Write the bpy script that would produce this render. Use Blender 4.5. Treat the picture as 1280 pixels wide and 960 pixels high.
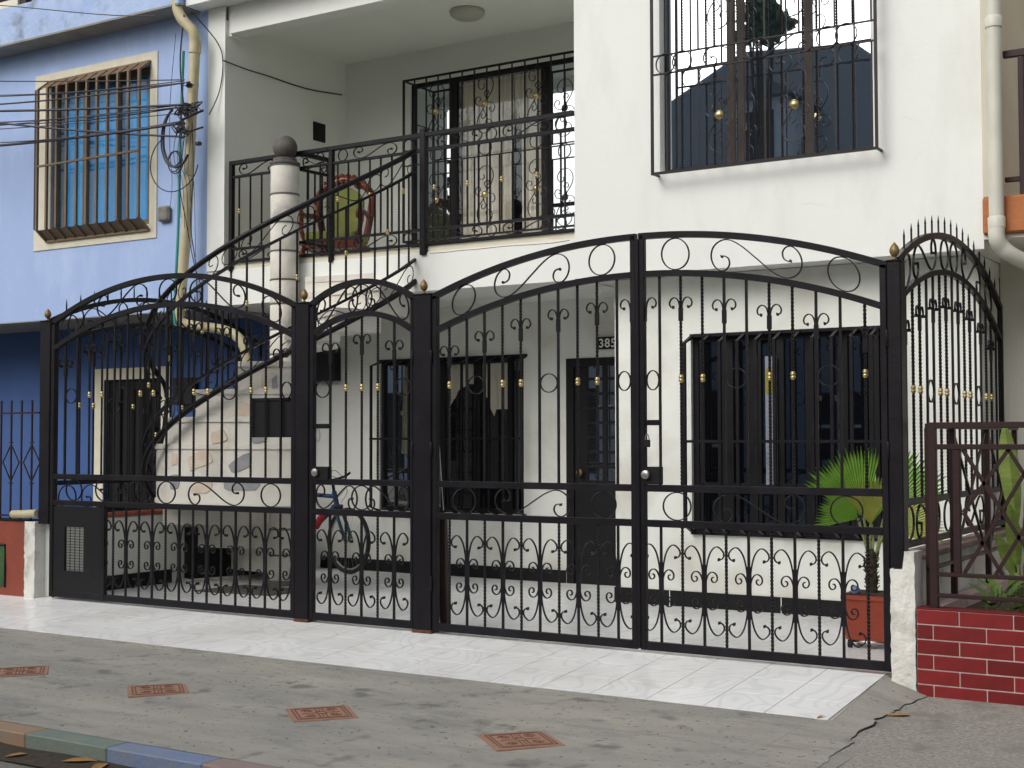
import bpy, math, random
from math import sin, cos, pi, radians as R_
from mathutils import Vector, Matrix
random.seed(7)
for o in list(bpy.data.objects): bpy.data.objects.remove(o)
SC = bpy.context.scene
COL = SC.collection

# ------------------------------------------------------------------ camera
cam = bpy.data.cameras.new('camera'); camo = bpy.data.objects.new('camera', cam); COL.objects.link(camo)
cam.sensor_width = 36; cam.lens = 1700/1280*36; cam.clip_start = 0.1; cam.clip_end = 3000
YAW, PITCH, ROLL = .5604, .0396, -.0023
f = Vector((-sin(YAW)*cos(PITCH), cos(YAW)*cos(PITCH), sin(PITCH)))
r = Vector((cos(YAW), sin(YAW), 0)); u = r.cross(f)
r2 = r*cos(ROLL)+u*sin(ROLL); u2 = -r*sin(ROLL)+u*cos(ROLL)
camo.matrix_world = Matrix(((r2.x, u2.x, -f.x, 9.767), (r2.y, u2.y, -f.y, -7.8815), (r2.z, u2.z, -f.z, 1.3766), (0, 0, 0, 1)))
SC.camera = camo

# ------------------------------------------------------------------ sky, sun, exposure
w = bpy.data.worlds.new('World'); SC.world = w; w.use_nodes = True
nt = w.node_tree; bg = nt.nodes['Background']
sky = nt.nodes.new('ShaderNodeTexSky'); sky.sky_type = 'NISHITA'; sky.sun_disc = False
SUN_EL, SUN_AZ = R_(40), R_(198)
sky.sun_elevation = SUN_EL; sky.sun_rotation = SUN_AZ; sky.dust_density = 6; sky.air_density = 1.2; sky.ozone_density = 1
hs = nt.nodes.new('ShaderNodeHueSaturation'); hs.inputs['Saturation'].default_value = .38
nt.links.new(sky.outputs[0], hs.inputs['Color']); nt.links.new(hs.outputs[0], bg.inputs['Color'])
bg.inputs['Strength'].default_value = .14
sl = bpy.data.lights.new('sun', 'SUN'); sl.energy = .75; sl.angle = R_(35); sl.color = (1, .99, .975)
so = bpy.data.objects.new('sun', sl); COL.objects.link(so)
d = Vector((sin(SUN_AZ)*cos(SUN_EL), cos(SUN_AZ)*cos(SUN_EL), sin(SUN_EL)))
so.rotation_euler = d.to_track_quat('Z', 'Y').to_euler()
SC.view_settings.view_transform = 'Standard'; SC.view_settings.look = 'None'
SC.view_settings.exposure = 0.0; SC.view_settings.gamma = 1
SC.render.engine = 'CYCLES'
SC.cycles.max_bounces = 8

# ------------------------------------------------------------------ materials
MATS = {}
def nodes(m): return m.node_tree, m.node_tree.nodes['Principled BSDF']
def mat(name, col, rough=.6, col2=None, scale=6, amt=.5, bump=0, bscale=60, metal=0, spec=.5, detail=6, stretch=None, col3=None, scale3=1.5, nr=.5):
    m = bpy.data.materials.new(name); m.use_nodes = True; t = m.node_tree; b = t.nodes['Principled BSDF']
    b.inputs['Roughness'].default_value = rough; b.inputs['Metallic'].default_value = metal
    b.inputs['Specular IOR Level'].default_value = spec
    tc = t.nodes.new('ShaderNodeTexCoord')
    src = tc.outputs['Object']
    if stretch:
        mp = t.nodes.new('ShaderNodeMapping'); mp.inputs['Scale'].default_value = stretch
        t.links.new(src, mp.inputs[0]); src = mp.outputs[0]
    if col2:
        n = t.nodes.new('ShaderNodeTexNoise'); n.inputs['Scale'].default_value = scale; n.inputs['Detail'].default_value = detail; n.inputs['Roughness'].default_value = nr
        t.links.new(src, n.inputs['Vector'])
        cr = t.nodes.new('ShaderNodeValToRGB'); cr.color_ramp.elements[0].position = .5-amt/2; cr.color_ramp.elements[1].position = .5+amt/2
        cr.color_ramp.elements[0].color = (*col, 1); cr.color_ramp.elements[1].color = (*col2, 1)
        t.links.new(n.outputs[0], cr.inputs[0]); out = cr.outputs[0]
        if col3:
            n3 = t.nodes.new('ShaderNodeTexNoise'); n3.inputs['Scale'].default_value = scale3; n3.inputs['Detail'].default_value = 8; n3.inputs['Roughness'].default_value = nr
            t.links.new(src, n3.inputs['Vector'])
            c3 = t.nodes.new('ShaderNodeValToRGB'); c3.color_ramp.elements[0].position = .52; c3.color_ramp.elements[1].position = .72
            mx = t.nodes.new('ShaderNodeMixRGB'); t.links.new(n3.outputs[0], c3.inputs[0]); t.links.new(c3.outputs[0], mx.inputs[0])
            t.links.new(out, mx.inputs[1]); mx.inputs[2].default_value = (*col3, 1); out = mx.outputs[0]
        t.links.new(out, b.inputs['Base Color'])
    else: b.inputs['Base Color'].default_value = (*col, 1)
    if bump:
        n2 = t.nodes.new('ShaderNodeTexNoise'); n2.inputs['Scale'].default_value = bscale; n2.inputs['Detail'].default_value = 5
        t.links.new(tc.outputs['Object'], n2.inputs['Vector'])
        bp = t.nodes.new('ShaderNodeBump'); bp.inputs['Strength'].default_value = bump; bp.inputs['Distance'].default_value = .01
        t.links.new(n2.outputs[0], bp.inputs['Height']); t.links.new(bp.outputs[0], b.inputs['Normal'])
    MATS[name] = m; return m
def nodes(m): return m.node_tree, m.node_tree.nodes['Principled BSDF']

iron = mat('black_iron', (.0045, .0045, .007), .42, (.013, .011, .013), 9, .6, .15, 90, spec=.2, col3=(.016, .0155, .021), scale3=2.6, nr=.65)
iron_b = mat('brown_iron', (.034, .014, .014), .5, (.02, .009, .010), 14, .6, spec=.3)
iron_g = mat('grille_iron', (.008, .006, .007), .45, (.018, .012, .014), 11, .6, spec=.3)
brass = mat('brass', (.60, .48, .22), .32, (.42, .33, .15), 60, .5, metal=.85)
gold = mat('old_gold', (.30, .20, .07), .5, (.15, .10, .045), 30, .5, metal=.45)
white = mat('white_plaster', (.79, .815, .79), .85, (.74, .765, .735), 1.3, .7, .12, 35, col3=(.68, .69, .65), scale3=1.1, nr=.62, stretch=(1.3, 1.3, .45), detail=10)
whitel = mat('white_lower_plaster', (.79, .81, .77), .85, (.74, .76, .71), 2.2, .6, .2, 40, col3=(.60, .59, .53), scale3=1.6)
white_r = mat('rough_white_plaster', (.74, .74, .70), .9, (.60, .60, .55), 7, .5, 1.0, 28, col3=(.35, .34, .30), scale3=6)
grayw = mat('balcony_plaster', (.79, .81, .76), .9, (.74, .76, .70), 1.7, .6, .15, 30)
grimy = mat('grimy_white', (.72, .70, .64), .85, (.60, .58, .52), 8, .5, .4, 30, col3=(.40, .39, .36), scale3=3.5)
stairm = mat('stair_plaster', (.75, .73, .67), .85, (.66, .64, .57), 5, .6, .4, 25, col3=(.52, .49, .43), scale3=2.5, nr=.6)
blue = mat('blue_paint', (.36, .48, .76), .8, (.32, .44, .71), 3, .6, .3, 50, col3=(.42, .54, .80), scale3=1.6, nr=.65, stretch=(1.2,1.2,.5))
bluedeep = mat('shaded_deep_blue_paint', (.045, .11, .31), .75, (.036, .09, .26), 3, .6, .2, 40)  # deep blue, darkened further in colour for the shade under the slab
bluepeel = mat('peeling_blue_paint', (.33, .45, .72), .85, (.42, .54, .75), 6, .4, .8, 20, col3=(.22, .27, .38), scale3=5)
cream = mat('cream_paint', (.70, .67, .55), .85, (.60, .57, .46), 6, .5, .4, 40)
conc_u = mat('grey_underside', (.30, .29, .26), .9, (.20, .20, .19), 5, .5, .4, 20)
black = mat('black_paint', (.006, .006, .007), .5, (.011, .011, .012), 20, .5, spec=.25)
dark = mat('dark_interior', (.02, .02, .022), .9)
beige = mat('beige_plaster', (.62, .58, .48), .9, (.54, .50, .41), 1.6, .6, .25, 30)
orange = mat('orange_plaster', (.45, .17, .06), .85, (.36, .13, .05), 6, .5, .7, 30)
pvc = mat('cream_pvc', (.62, .62, .54), .5, (.52, .52, .45), 5, .5)
pvcy = mat('yellowed_pvc', (.55, .50, .33), .55, (.42, .37, .22), 7, .5)
teal = mat('teal_hose', (.03, .28, .25), .5)
cable = mat('black_cable', (.02, .018, .03), .6)
bronze = mat('brown_aluminium', (.19, .13, .065), .5, (.13, .085, .05), 9, .6)
bronze2 = mat('mullion_brown', (.065, .052, .045), .5, (.04, .034, .03), 9, .6, spec=.15)
curt_b = mat('blue_curtain', (.05, .50, .95), .7, (.02, .30, .80), 2, .6, stretch=(14, 14, .6))
curt_c = mat('cream_curtain', (.78, .74, .62), .85, (.66, .62, .52), 3, .6, stretch=(16, 16, .5))
brickm = mat('red_painted_brick', (.19, .013, .014), .6, (.13, .010, .010), 9, .6, .15, 60, spec=.3)
t, b = nodes(brickm); lk = [l for l in t.links if l.to_socket == b.inputs['Base Color']][0].from_socket
oi = t.nodes.new('ShaderNodeObjectInfo'); hv = t.nodes.new('ShaderNodeHueSaturation'); mr = t.nodes.new('ShaderNodeMapRange'); mr.inputs['To Min'].default_value = .72; mr.inputs['To Max'].default_value = 1.3
t.links.new(oi.outputs['Random'], mr.inputs['Value']); t.links.new(mr.outputs[0], hv.inputs['Value']); t.links.new(lk, hv.inputs['Color']); t.links.new(hv.outputs[0], b.inputs['Base Color'])
mortar = mat('pink_mortar', (.60, .45, .45), .9, (.40, .28, .27), 9, .5, .5, 60, col3=(.30,.20,.18), scale3=4, nr=.65)
redwall = mat('red_brown_paint', (.26, .055, .03), .8, (.20, .045, .025), 6, .5, .5, 30)
terra = mat('terracotta', (.36, .20, .13), .85, (.26, .155, .11), 25, .5, .3, 60)
terrad = mat('terracotta_groove', (.16, .075, .05), .9)
potm = mat('orange_pot', (.33, .055, .025), .55, (.24, .04, .018), 6, .6, .3, 30, stretch=(1, 1, 12))
leafm = mat('palm_leaf', (.14, .33, .035), .5, (.24, .43, .055), 9, .6, .1, 60)
leafy = mat('yellowing_palm_leaf', (.30, .42, .05), .5, (.42, .38, .09), 9, .6, .2, 60)
leafb = mat('broad_leaf', (.12, .22, .045), .45, (.05, .11, .02), 7, .6, col3=(.30, .30, .06), scale3=5)
leafy2 = mat('yellow_green_leaf', (.24, .30, .06), .45, (.08, .15, .03), 8, .6, .15, 40, stretch=(1,1,5))
trunkm = mat('fibrous_trunk', (.06, .045, .028), .95, (.025, .018, .012), 40, .5, 1, 80)
stemm = mat('leaf_stem', (.22, .26, .10), .6)
soil = mat('soil', (.06, .045, .03), .95, (.03, .022, .015), 20, .5, 1, 30)
wood_r = mat('carved_red_wood', (.15, .04, .018), .35, (.11, .018, .01), 12, .6)
uphol = mat('green_upholstery', (.20, .22, .05), .8, (.13, .15, .035), 8, .6, .3, 80)
woodp = mat('dark_wood_pole', (.05, .028, .024), .7, (.03, .017, .015), 14, .6, .4, 50, stretch=(8, 8, .6))
stone = mat('grey_stone', (.13, .12, .11), .7, (.06, .055, .05), 14, .5, .4, 40)
ringm = mat('ring_grey', (.10, .09, .085), .8, (.16, .15, .14), 12, .5)
pgray = mat('painted_grey_stone', (.25, .265, .28), .85, (.36, .37, .37), 9, .5)
porange = mat('painted_orange_stone', (.60, .46, .35), .85, (.70, .64, .54), 9, .6)
bike_b = mat('bike_blue', (.006, .035, .11), .4)
bike_t = mat('bike_teal', (.012, .05, .075), .4)
bike_r = mat('bike_red', (.45, .02, .04), .4)
rubber = mat('rubber', (.015, .015, .015), .8)
steel = mat('steel', (.45, .45, .45), .35, metal=.9)
road = mat('road_asphalt', (.20, .20, .17), .92, (.14, .14, .12), 30, .6, .8, 60, col3=(.09, .085, .07), scale3=3)
pave = mat('pavement_concrete', (.255, .255, .235), .92, (.40, .38, .33), 1.1, .36, .6, 200, col3=(.195, .197, .185), scale3=1.7, stretch=(.8, 2.2, 1), detail=15, nr=.72)
pave2 = mat('coarse_concrete', (.17, .165, .145), .95, (.48, .46, .41), 48, .34, 1.0, 170, col3=(.17, .17, .15), scale3=3.0, detail=12, nr=.75)
t, b = nodes(pave); lk = [l for l in t.links if l.to_socket == b.inputs['Base Color']][0].from_socket
tcg = t.nodes.new('ShaderNodeTexCoord')
for sc_, lo_, hi_, cc in ((26, .66, .70, (.10,.10,.09,1)), (60, .70, .74, (.50,.49,.45,1)), (4.5, .63, .74, (.13,.13,.12,1))):
    nz = t.nodes.new('ShaderNodeTexNoise'); nz.inputs['Scale'].default_value = sc_; nz.inputs['Detail'].default_value = 2; t.links.new(tcg.outputs['Object'], nz.inputs['Vector'])
    rp = t.nodes.new('ShaderNodeMapRange'); rp.inputs['From Min'].default_value = lo_; rp.inputs['From Max'].default_value = hi_; rp.inputs['To Max'].default_value = .75; t.links.new(nz.outputs[0], rp.inputs['Value'])
    mz = t.nodes.new('ShaderNodeMixRGB'); mz.inputs[2].default_value = cc; t.links.new(rp.outputs[0], mz.inputs[0]); t.links.new(lk, mz.inputs[1]); lk = mz.outputs[0]
t.links.new(lk, b.inputs['Base Color'])
grout = mat('tile_grout', (.40, .39, .36), .9)
signw = mat('white_lettering', (.85, .85, .82), .6)
lampm = mat('lamp_glass', (.42, .42, .36), .4)
leafd = mat('dry_leaf', (.38, .22, .08), .8, (.24, .12, .04), 30, .5)
green_p = mat('green_panel', (.04, .11, .03), .7, (.02, .06, .015), 12, .5)
roofm = mat('bluish_roof_tiles', (.085, .115, .135), .75, (.06, .085, .105), 4, .6, .5, 20, stretch=(1, 8, 8))
housem = mat('opposite_house_wall', (.34, .40, .46), .85, (.28, .33, .38), 3, .6)
treem = mat('tree_leaves', (.03, .07, .015), .7, (.05, .10, .02), 8, .5)
coping = mat('coping_tile', (.33, .08, .045), .6, (.24, .06, .035), 12, .5)
copingp = mat('pinkish_coping', (.30, .22, .19), .85, (.20, .15, .13), 10, .5, .4, 40)

paleb = mat('brightened_beige_plaster', (.80, .78, .70), .9, (.72, .70, .62), 1.6, .6, .2, 30)  # beige lightened in colour to make up for missing light under the slab
def glass(name, tint, refl, rough=.01, trans=0):
    m = bpy.data.materials.new(name); m.use_nodes = True; t = m.node_tree
    out = t.nodes['Material Output']; t.nodes.remove(t.nodes['Principled BSDF'])
    g = t.nodes.new('ShaderNodeBsdfGlossy'); g.inputs['Roughness'].default_value = rough; g.inputs['Color'].default_value = (*refl, 1)
    if trans: b = t.nodes.new('ShaderNodeBsdfTransparent'); b.inputs['Color'].default_value = (trans, trans, trans, 1)
    else: b = t.nodes.new('ShaderNodeBsdfDiffuse'); b.inputs['Color'].default_value = (*tint, 1)
    a = t.nodes.new('ShaderNodeAddShader'); t.links.new(g.outputs[0], a.inputs[0]); t.links.new(b.outputs[0], a.inputs[1])
    t.links.new(a.outputs[0], out.inputs[0]); MATS[name] = m; return m
g_up = glass('mirror_tinted_glass', (.006, .008, .012), (.80, .86, .92))
g_bal = glass('balcony_glass', (.01, .012, .014), (.55, .60, .65))
g_low = glass('dark_window_glass', (.003, .003, .004), (.14, .17, .20), .02)
g_mid = glass('half_dark_glass', (.003, .003, .004), (.15, .19, .25), .015)
g_clear = glass('clear_glass', (0, 0, 0), (.03, .033, .035), .02, .93)

# floor tile material: glossy white with faint grey swirls
tile_m = mat('white_swirl_tile', (.80, .81, .80), .3, spec=.5)
t, b = nodes(tile_m)
gm = t.nodes.new('ShaderNodeNewGeometry'); n = t.nodes.new('ShaderNodeTexNoise'); n.inputs['Scale'].default_value = 1.9; n.inputs['Detail'].default_value = .5; n.inputs['Distortion'].default_value = .8
t.links.new(gm.outputs['Position'], n.inputs['Vector'])
mm = t.nodes.new('ShaderNodeMath'); mm.operation = 'MULTIPLY'; mm.inputs[1].default_value = 70; t.links.new(n.outputs[0], mm.inputs[0])
sn = t.nodes.new('ShaderNodeMath'); sn.operation = 'SINE'; t.links.new(mm.outputs[0], sn.inputs[0])
cr = t.nodes.new('ShaderNodeValToRGB'); cr.color_ramp.elements[0].position = .3; cr.color_ramp.elements[1].position = .95
cr.color_ramp.elements[0].color = (.87, .88, .88, 1); cr.color_ramp.elements[1].color = (.77, .79, .80, 1)
t.links.new(sn.outputs[0], cr.inputs[0])
n9 = t.nodes.new('ShaderNodeTexNoise'); n9.inputs['Scale'].default_value = 1.1; n9.inputs['Detail'].default_value = 7; t.links.new(gm.outputs['Position'], n9.inputs['Vector'])
c9 = t.nodes.new('ShaderNodeValToRGB'); c9.color_ramp.elements[0].position = .45; c9.color_ramp.elements[1].position = .75
c9.color_ramp.elements[0].color = (1, 1, 1, 1); c9.color_ramp.elements[1].color = (.84, .83, .80, 1); t.links.new(n9.outputs[0], c9.inputs[0])
mx = t.nodes.new('ShaderNodeMixRGB'); mx.blend_type = 'MULTIPLY'; mx.inputs[0].default_value = 1
t.links.new(cr.outputs[0], mx.inputs[1]); t.links.new(c9.outputs[0], mx.inputs[2]); t.links.new(mx.outputs[0], b.inputs['Base Color'])

# ------------------------------------------------------------------ mesh helpers
class MB:
    def __init__(s): s.v = []; s.f = []
    def add(s, vs, fs):
        k = len(s.v); s.v += [tuple(a) for a in vs]; s.f += [tuple(i+k for i in q) for q in fs]; return s
    def box(s, x0, x1, y0, y1, z0, z1):
        return s.add([(x0,y0,z0),(x1,y0,z0),(x1,y1,z0),(x0,y1,z0),(x0,y0,z1),(x1,y0,z1),(x1,y1,z1),(x0,y1,z1)],
                     [(0,3,2,1),(4,5,6,7),(0,1,5,4),(1,2,6,5),(2,3,7,6),(3,0,4,7)])
    def bbox(s, x0, x1, y0, y1, z0, z1, c=.004):   # box with chamfered vertical and top edges
        def ring(i, z): return [(x0+i,y0,z),(x1-i,y0,z),(x1,y0+i,z),(x1,y1-i,z),(x1-i,y1,z),(x0+i,y1,z),(x0,y1-i,z),(x0,y0+i,z)]
        def ring2(z): return [(x0+c,y0+c,z),(x1-c,y0+c,z),(x1-c,y0+c,z),(x1-c,y1-c,z),(x1-c,y1-c,z),(x0+c,y1-c,z),(x0+c,y1-c,z),(x0+c,y0+c,z)]
        vs = ring2(z0)+ring(c, z0+c)+ring(c, z1-c)+ring2(z1)
        fs = [tuple(range(7,-1,-1)), tuple(range(24,32))]
        for k in range(3):
            for i in range(8): fs.append((k*8+i, k*8+(i+1)%8, k*8+8+(i+1)%8, k*8+8+i))
        return s.add(vs, fs)
    def sweep(s, pts, sect, closed=False, up=(0,1,0), scale=None, cap=True):
        """sweep a 2-D section (list of (a,b)) along pts; a is along the in-plane normal, b along 'up'."""
        pts = [Vector(p) for p in pts]; n = len(pts); m = len(sect); up = Vector(up); vs = []
        pn = None
        for i, p in enumerate(pts):
            if closed: tg = pts[(i+1) % n]-pts[i-1]
            else: tg = pts[min(i+1, n-1)]-pts[max(i-1, 0)]
            tg.normalize(); nn = up.cross(tg)
            if nn.length < 1e-3: nn = pn or Vector((1,0,0))
            nn.normalize(); bb = tg.cross(nn); pn = nn
            k = scale[i] if scale else 1
            for a, bq in sect: vs.append(p+nn*a*k+bb*bq*k)
        fs = []
        for i in range(n if closed else n-1):
            j = (i+1) % n
            for q in range(m): fs.append((i*m+q, i*m+(q+1)%m, j*m+(q+1)%m, j*m+q))
        if not closed and cap: fs += [tuple(range(m-1,-1,-1)), tuple(range((n-1)*m, n*m))]
        return s.add(vs, fs)
    def flat(s, pts, wd, dp, closed=False, up=(0,1,0), scale=None):
        a, b = wd/2, dp/2
        return s.sweep(pts, [(-a,-b),(a,-b),(a,b),(-a,b)], closed, up, scale)
    def tube(s, pts, r, n=8, closed=False, scale=None, up=(0,0,1)):
        return s.sweep(pts, [(r*cos(2*pi*k/n), r*sin(2*pi*k/n)) for k in range(n)], closed, up, scale)
    def lathe(s, prof, c=(0,0,0), n=20, axis='z'):
        vs = []; fs = []; m = len(prof)
        for rr, z in prof:
            for k in range(n):
                a = 2*pi*k/n; p = (rr*cos(a), rr*sin(a), z)
                if axis == 'y': p = (p[0], p[2], p[1])
                if axis == 'x': p = (p[2], p[0], p[1])
                vs.append((c[0]+p[0], c[1]+p[1], c[2]+p[2]))
        for i in range(m-1):
            for k in range(n): fs.append((i*n+k, i*n+(k+1)%n, (i+1)*n+(k+1)%n, (i+1)*n+k))
        fs += [tuple(range(n-1,-1,-1)), tuple(range((m-1)*n, m*n))]
        return s.add(vs, fs)
    def prism(s, poly, z0, z1):
        n = len(poly); vs = [(x,y,z0) for x,y in poly]+[(x,y,z1) for x,y in poly]
        return s.add(vs, [tuple(range(n-1,-1,-1)), tuple(range(n,2*n))]+[(i,(i+1)%n,n+(i+1)%n,n+i) for i in range(n)])
    def prismy(s, poly, y0, y1):
        n = len(poly); vs = [(x,y0,z) for x,z in poly]+[(x,y1,z) for x,z in poly]
        return s.add(vs, [tuple(range(n)), tuple(range(2*n-1,n-1,-1))]+[(i,n+i,n+(i+1)%n,(i+1)%n) for i in range(n)])
    def mesh(s, name, m, smooth=False):
        me = bpy.data.meshes.new(name); me.from_pydata(s.v, [], s.f); me.validate(); me.update()
        me.materials.append(m)
        if smooth: me.shade_smooth()
        return me
def shade(o, deg=40):
    me = o.data; me.shade_smooth()
    try: me.set_sharp_from_angle(angle=R_(deg))
    except Exception: pass
def P(name, mb, m, parent=None, label=None, smooth=False, kind=None):
    me = mb.mesh(name, m); o = bpy.data.objects.new(name, me); COL.objects.link(o)
    if parent: o.parent = parent
    if label: o['label'] = label
    if kind: o['kind'] = kind
    if smooth: shade(o)
    return o
def PC(name, me, loc, parent, rotz=0, scale=None):
    o = bpy.data.objects.new(name, me); COL.objects.link(o); o.parent = parent; o.location = loc
    if rotz: o.rotation_euler = (0,0,rotz)
    if scale: o.scale = scale
    return o
def tag(o, label, cat, group=None):
    o['label'] = label; o['category'] = cat
    if group: o['group'] = group
    return o
def thing(name, label, cat, loc=(0,0,0), rotz=0, group=None):
    o = bpy.data.objects.new(name, None); COL.objects.link(o); o.location = loc; o.rotation_euler = (0,0,rotz)
    o.empty_display_size = .2
    return tag(o, label, cat, group)
def struct(name, mb, m, smooth=False):
    return P(name, mb, m, kind='structure', smooth=smooth)
def crom(pts, k=5):
    out = []; n = len(pts)
    for i in range(n-1):
        p0 = pts[max(i-1,0)]; p1 = pts[i]; p2 = pts[i+1]; p3 = pts[min(i+2,n-1)]
        for j in range(k):
            t = j/k
            out.append(tuple(.5*((2*b)+(-a+c)*t+(2*a-5*b+4*c-d)*t*t+(-a+3*b-3*c+d)*t**3) for a,b,c,d in zip(p0,p1,p2,p3)))
    out.append(pts[-1]); return out
def arcpts(cx, cz, r, a0, a1, n=24):
    return [(cx+r*cos(a0+(a1-a0)*i/n), cz+r*sin(a0+(a1-a0)*i/n)) for i in range(n+1)]

# ------------------------------------------------------------------ ironwork in a local (x, z) plane, depth along y
FW, FD = .0065, .013
def line2(mb, pts, y=0, w=FW, dp=FD, flare=True, closed=False, fn=None):
    q = [(fn(a, b)) if fn else (a, b) for a, b in pts]
    p3 = [(a, y, b) for a, b in q]
    n = len(p3); sc = None
    if flare and not closed:
        sc = [1]*n; sc[-1] = 3.0; sc[-2] = 2.5; sc[-3] = 1.4
    mb.flat(p3, w, dp, closed, scale=sc)
def twist(mb, x, z0, z1, y=0, s=.0165, pitch=.023):
    n = max(2, int((z1-z0)/.0076)); vs = []; h = s/2*1.25
    for i in range(n+1):
        z = z0+(z1-z0)*i/n; a = (z-z0)/pitch*pi/2
        for k in range(4):
            aa = a+k*pi/2+pi/4; vs.append((x+h*cos(aa), y+h*sin(aa), z))
    fs = [(i*4+k, i*4+(k+1)%4, i*4+4+(k+1)%4, i*4+4+k) for i in range(n) for k in range(4)]
    fs += [(3,2,1,0), (n*4,n*4+1,n*4+2,n*4+3)]
    mb.add(vs, fs)
COLLAR = MB().lathe([(.009,-.026),(.0125,-.024),(.0125,-.017),(.0165,-.015),(.0165,-.005),(.011,-.002),(.011,.002),(.0165,.005),(.0165,.015),(.0125,.017),(.0125,.024),(.009,.026)], n=12).mesh('brass_collar', brass, True)
def bar(parent, x, z0, z1, tw=False, collar=None, s=.0145, name='bar', m=None, y=0):
    mb = MB()
    if tw: twist(mb, x, z0, z1, y)
    else: mb.box(x-s/2, x+s/2, y-s/2, y+s/2, z0, z1)
    o = P(name, mb, m or iron, parent)
    if collar is not None: PC('brass_collar', COLLAR, (x, y, collar), o)
    return o
def ring(parent, cx, cz, rx, rz=None, fn=None, m=None, y=0, nm='ring'):
    rz = rz or rx; mb = MB()
    line2(mb, [(cx+rx*cos(2*pi*i/32), cz+rz*sin(2*pi*i/32)) for i in range(32)], y, flare=False, closed=True, fn=fn)
    return P(nm, mb, m or iron, parent, smooth=True)
TUL = crom([(.004,-.105),(.006,-.06),(.012,-.02),(.026,.006),(.047,.015),(.068,.004),(.078,-.02),(.070,-.042),(.052,-.046)], 5)
def tulip(parent, x, z, half=0, m=None):
    mb = MB()
    for sg in ((-1, 1) if half == 0 else (half,)): line2(mb, [(x+sg*a, z+b) for a, b in TUL])
    mb.flat([(x,0,z-.135),(x,0,z-.10),(x,0,z-.05)], .026 if half == 0 else .016, .018)
    return P('tulip_scroll', mb, m or iron, parent, smooth=True)
OUT = [(.008,.05),(.011,.11),(.020,.17),(.036,.225),(.060,.262),(.086,.275),(.112,.262),(.130,.238),(.130,.214),(.116,.198),(.098,.196)]
INN = [(.008,.02),(.012,.06),(.026,.098),(.047,.116),(.070,.112),(.085,.094),(.086,.070),(.073,.054),(.056,.056),(.048,.070),(.054,.084),(.064,.084)]
def basket(parent, x, z, half=0, sx=1., m=None):
    mb = MB()
    for sg in ((-1, 1) if half == 0 else (half,)):
        for sv in (-1, 1):
            line2(mb, [(x+sg*a*sx, z+sv*b) for a, b in crom(OUT, 4)])
            line2(mb, [(x+sg*a*sx, z+sv*b) for a, b in crom(INN, 3)], flare=False)
    if half == 0: mb.box(x-.014, x+.014, -.009, .009, z-.16, z+.16)
    return P('double_scroll', mb, m or iron, parent, smooth=True)
SH = [(0,0),(.09,-.060),(.16,-.088),(.215,-.082),(.262,-.045),(.278,.01),(.262,.062),(.222,.092),(.185,.084),(.163,.052),(.170,.018),(.195,.006),(.212,.01)]
def sscroll(parent, cx, cz, hw, h, flip=1, fn=None, m=None, y=0):
    sx = hw/.278; sz = h/.184; half = crom(SH, 5)
    full = [(-a, -b) for a, b in reversed(half)]+half[1:]
    mb = MB(); pts = [(cx+flip*a*sx, cz+b*sz) for a, b in full]
    q = [(fn(a, b)) if fn else (a, b) for a, b in pts]; n = len(q); sc = [1]*n
    sc[0] = 2.9; sc[1] = 2.4; sc[2] = 1.4; sc[-1] = 2.9; sc[-2] = 2.4; sc[-3] = 1.4
    mb.flat([(a, y, b) for a, b in q], FW, FD, scale=sc)
    return P('scroll', mb, m or iron, parent, smooth=True)
def archfn(x0, x1, z0, zp, xc=None, R=None):
    xc = (x0+x1)/2 if xc is None else xc
    hw = max(abs(x1-xc), abs(x0-xc)); s = zp-z0; R = (hw*hw+s*s)/(2*s)
    return lambda x: zp-(R-math.sqrt(max(0, R*R-(x-xc)**2)))
def arch(parent, x0, x1, fn, h=.04, dp=.04, n=36, nm='arch_rail', m=None):
    pts = [(x0+(x1-x0)*i/n, 0, fn(x0+(x1-x0)*i/n)-h/2) for i in range(n+1)]
    return P(nm, MB().flat(pts, h, dp), m or iron, parent, smooth=True)

ZA1, ZA0 = 1.075, 1.030      # upper mid rail
ZB1, ZB0 = .850, .805        # lower mid rail
BASK = .42
def leaf(t, wd, top, low, bars, tw, collars, rings, mid, tulips, sl=.045, srt=.045, lowrev=False, skiplow=0, ztop=None, archmid=None):
    """a gate leaf in local coordinates 0..wd; top/low are arch functions."""
    P('stile', MB().bbox(0, sl, -.02, .02, .02, top(0.0)-.012), iron, t); P('stile', MB().bbox(wd-srt, wd, -.02, .02, .02, top(wd)-.012), iron, t)
    arch(t, 0, wd, top); arch(t, sl-.002, wd-srt+.002, lambda x: low(x))
    for z0, z1 in ((ZA0, ZA1), (ZB0, ZB1), (.02, .075)):
        P('rail', MB().bbox(sl-.002, wd-srt+.002, -.018, .018, z0, z1), iron, t)
    for i, x in enumerate(bars):
        bar(t, x, ZA1-.002, low(x)-.03, tw[i], 1.750 if i in collars else None)
        if x > skiplow: bar(t, x, .073, ZB0+.002, (i % 2 == 0) != lowrev)
    for a, b in rings:
        ring(t, (a+b)/2, 1.745, (b-a)/2-.008, .062)
    zc = (ZA0+ZB1)/2; hh = (ZA0-ZB1)
    for k in mid:
        bandfn = (lambda x, dz: (x, (top(x)-.04+low(x))/2+dz))
        for which in (0, 1):
            if which == 0: fn = lambda a, b: (a, zc+b); H = hh
            else: fn = bandfn; H = (top(wd/2)-.04-low(wd/2)) if archmid is None else archmid
            if k[0] == 'r': ring(t, k[1], 0, k[2], H/2-.002, fn)
            else: sscroll(t, k[1], 0, k[2], H-.004, k[3], fn)
    for i in tulips:
        x, hf = (bars[i], 0) if isinstance(i, int) else i
        tulip(t, x, low(x)-.19, hf)

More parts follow.
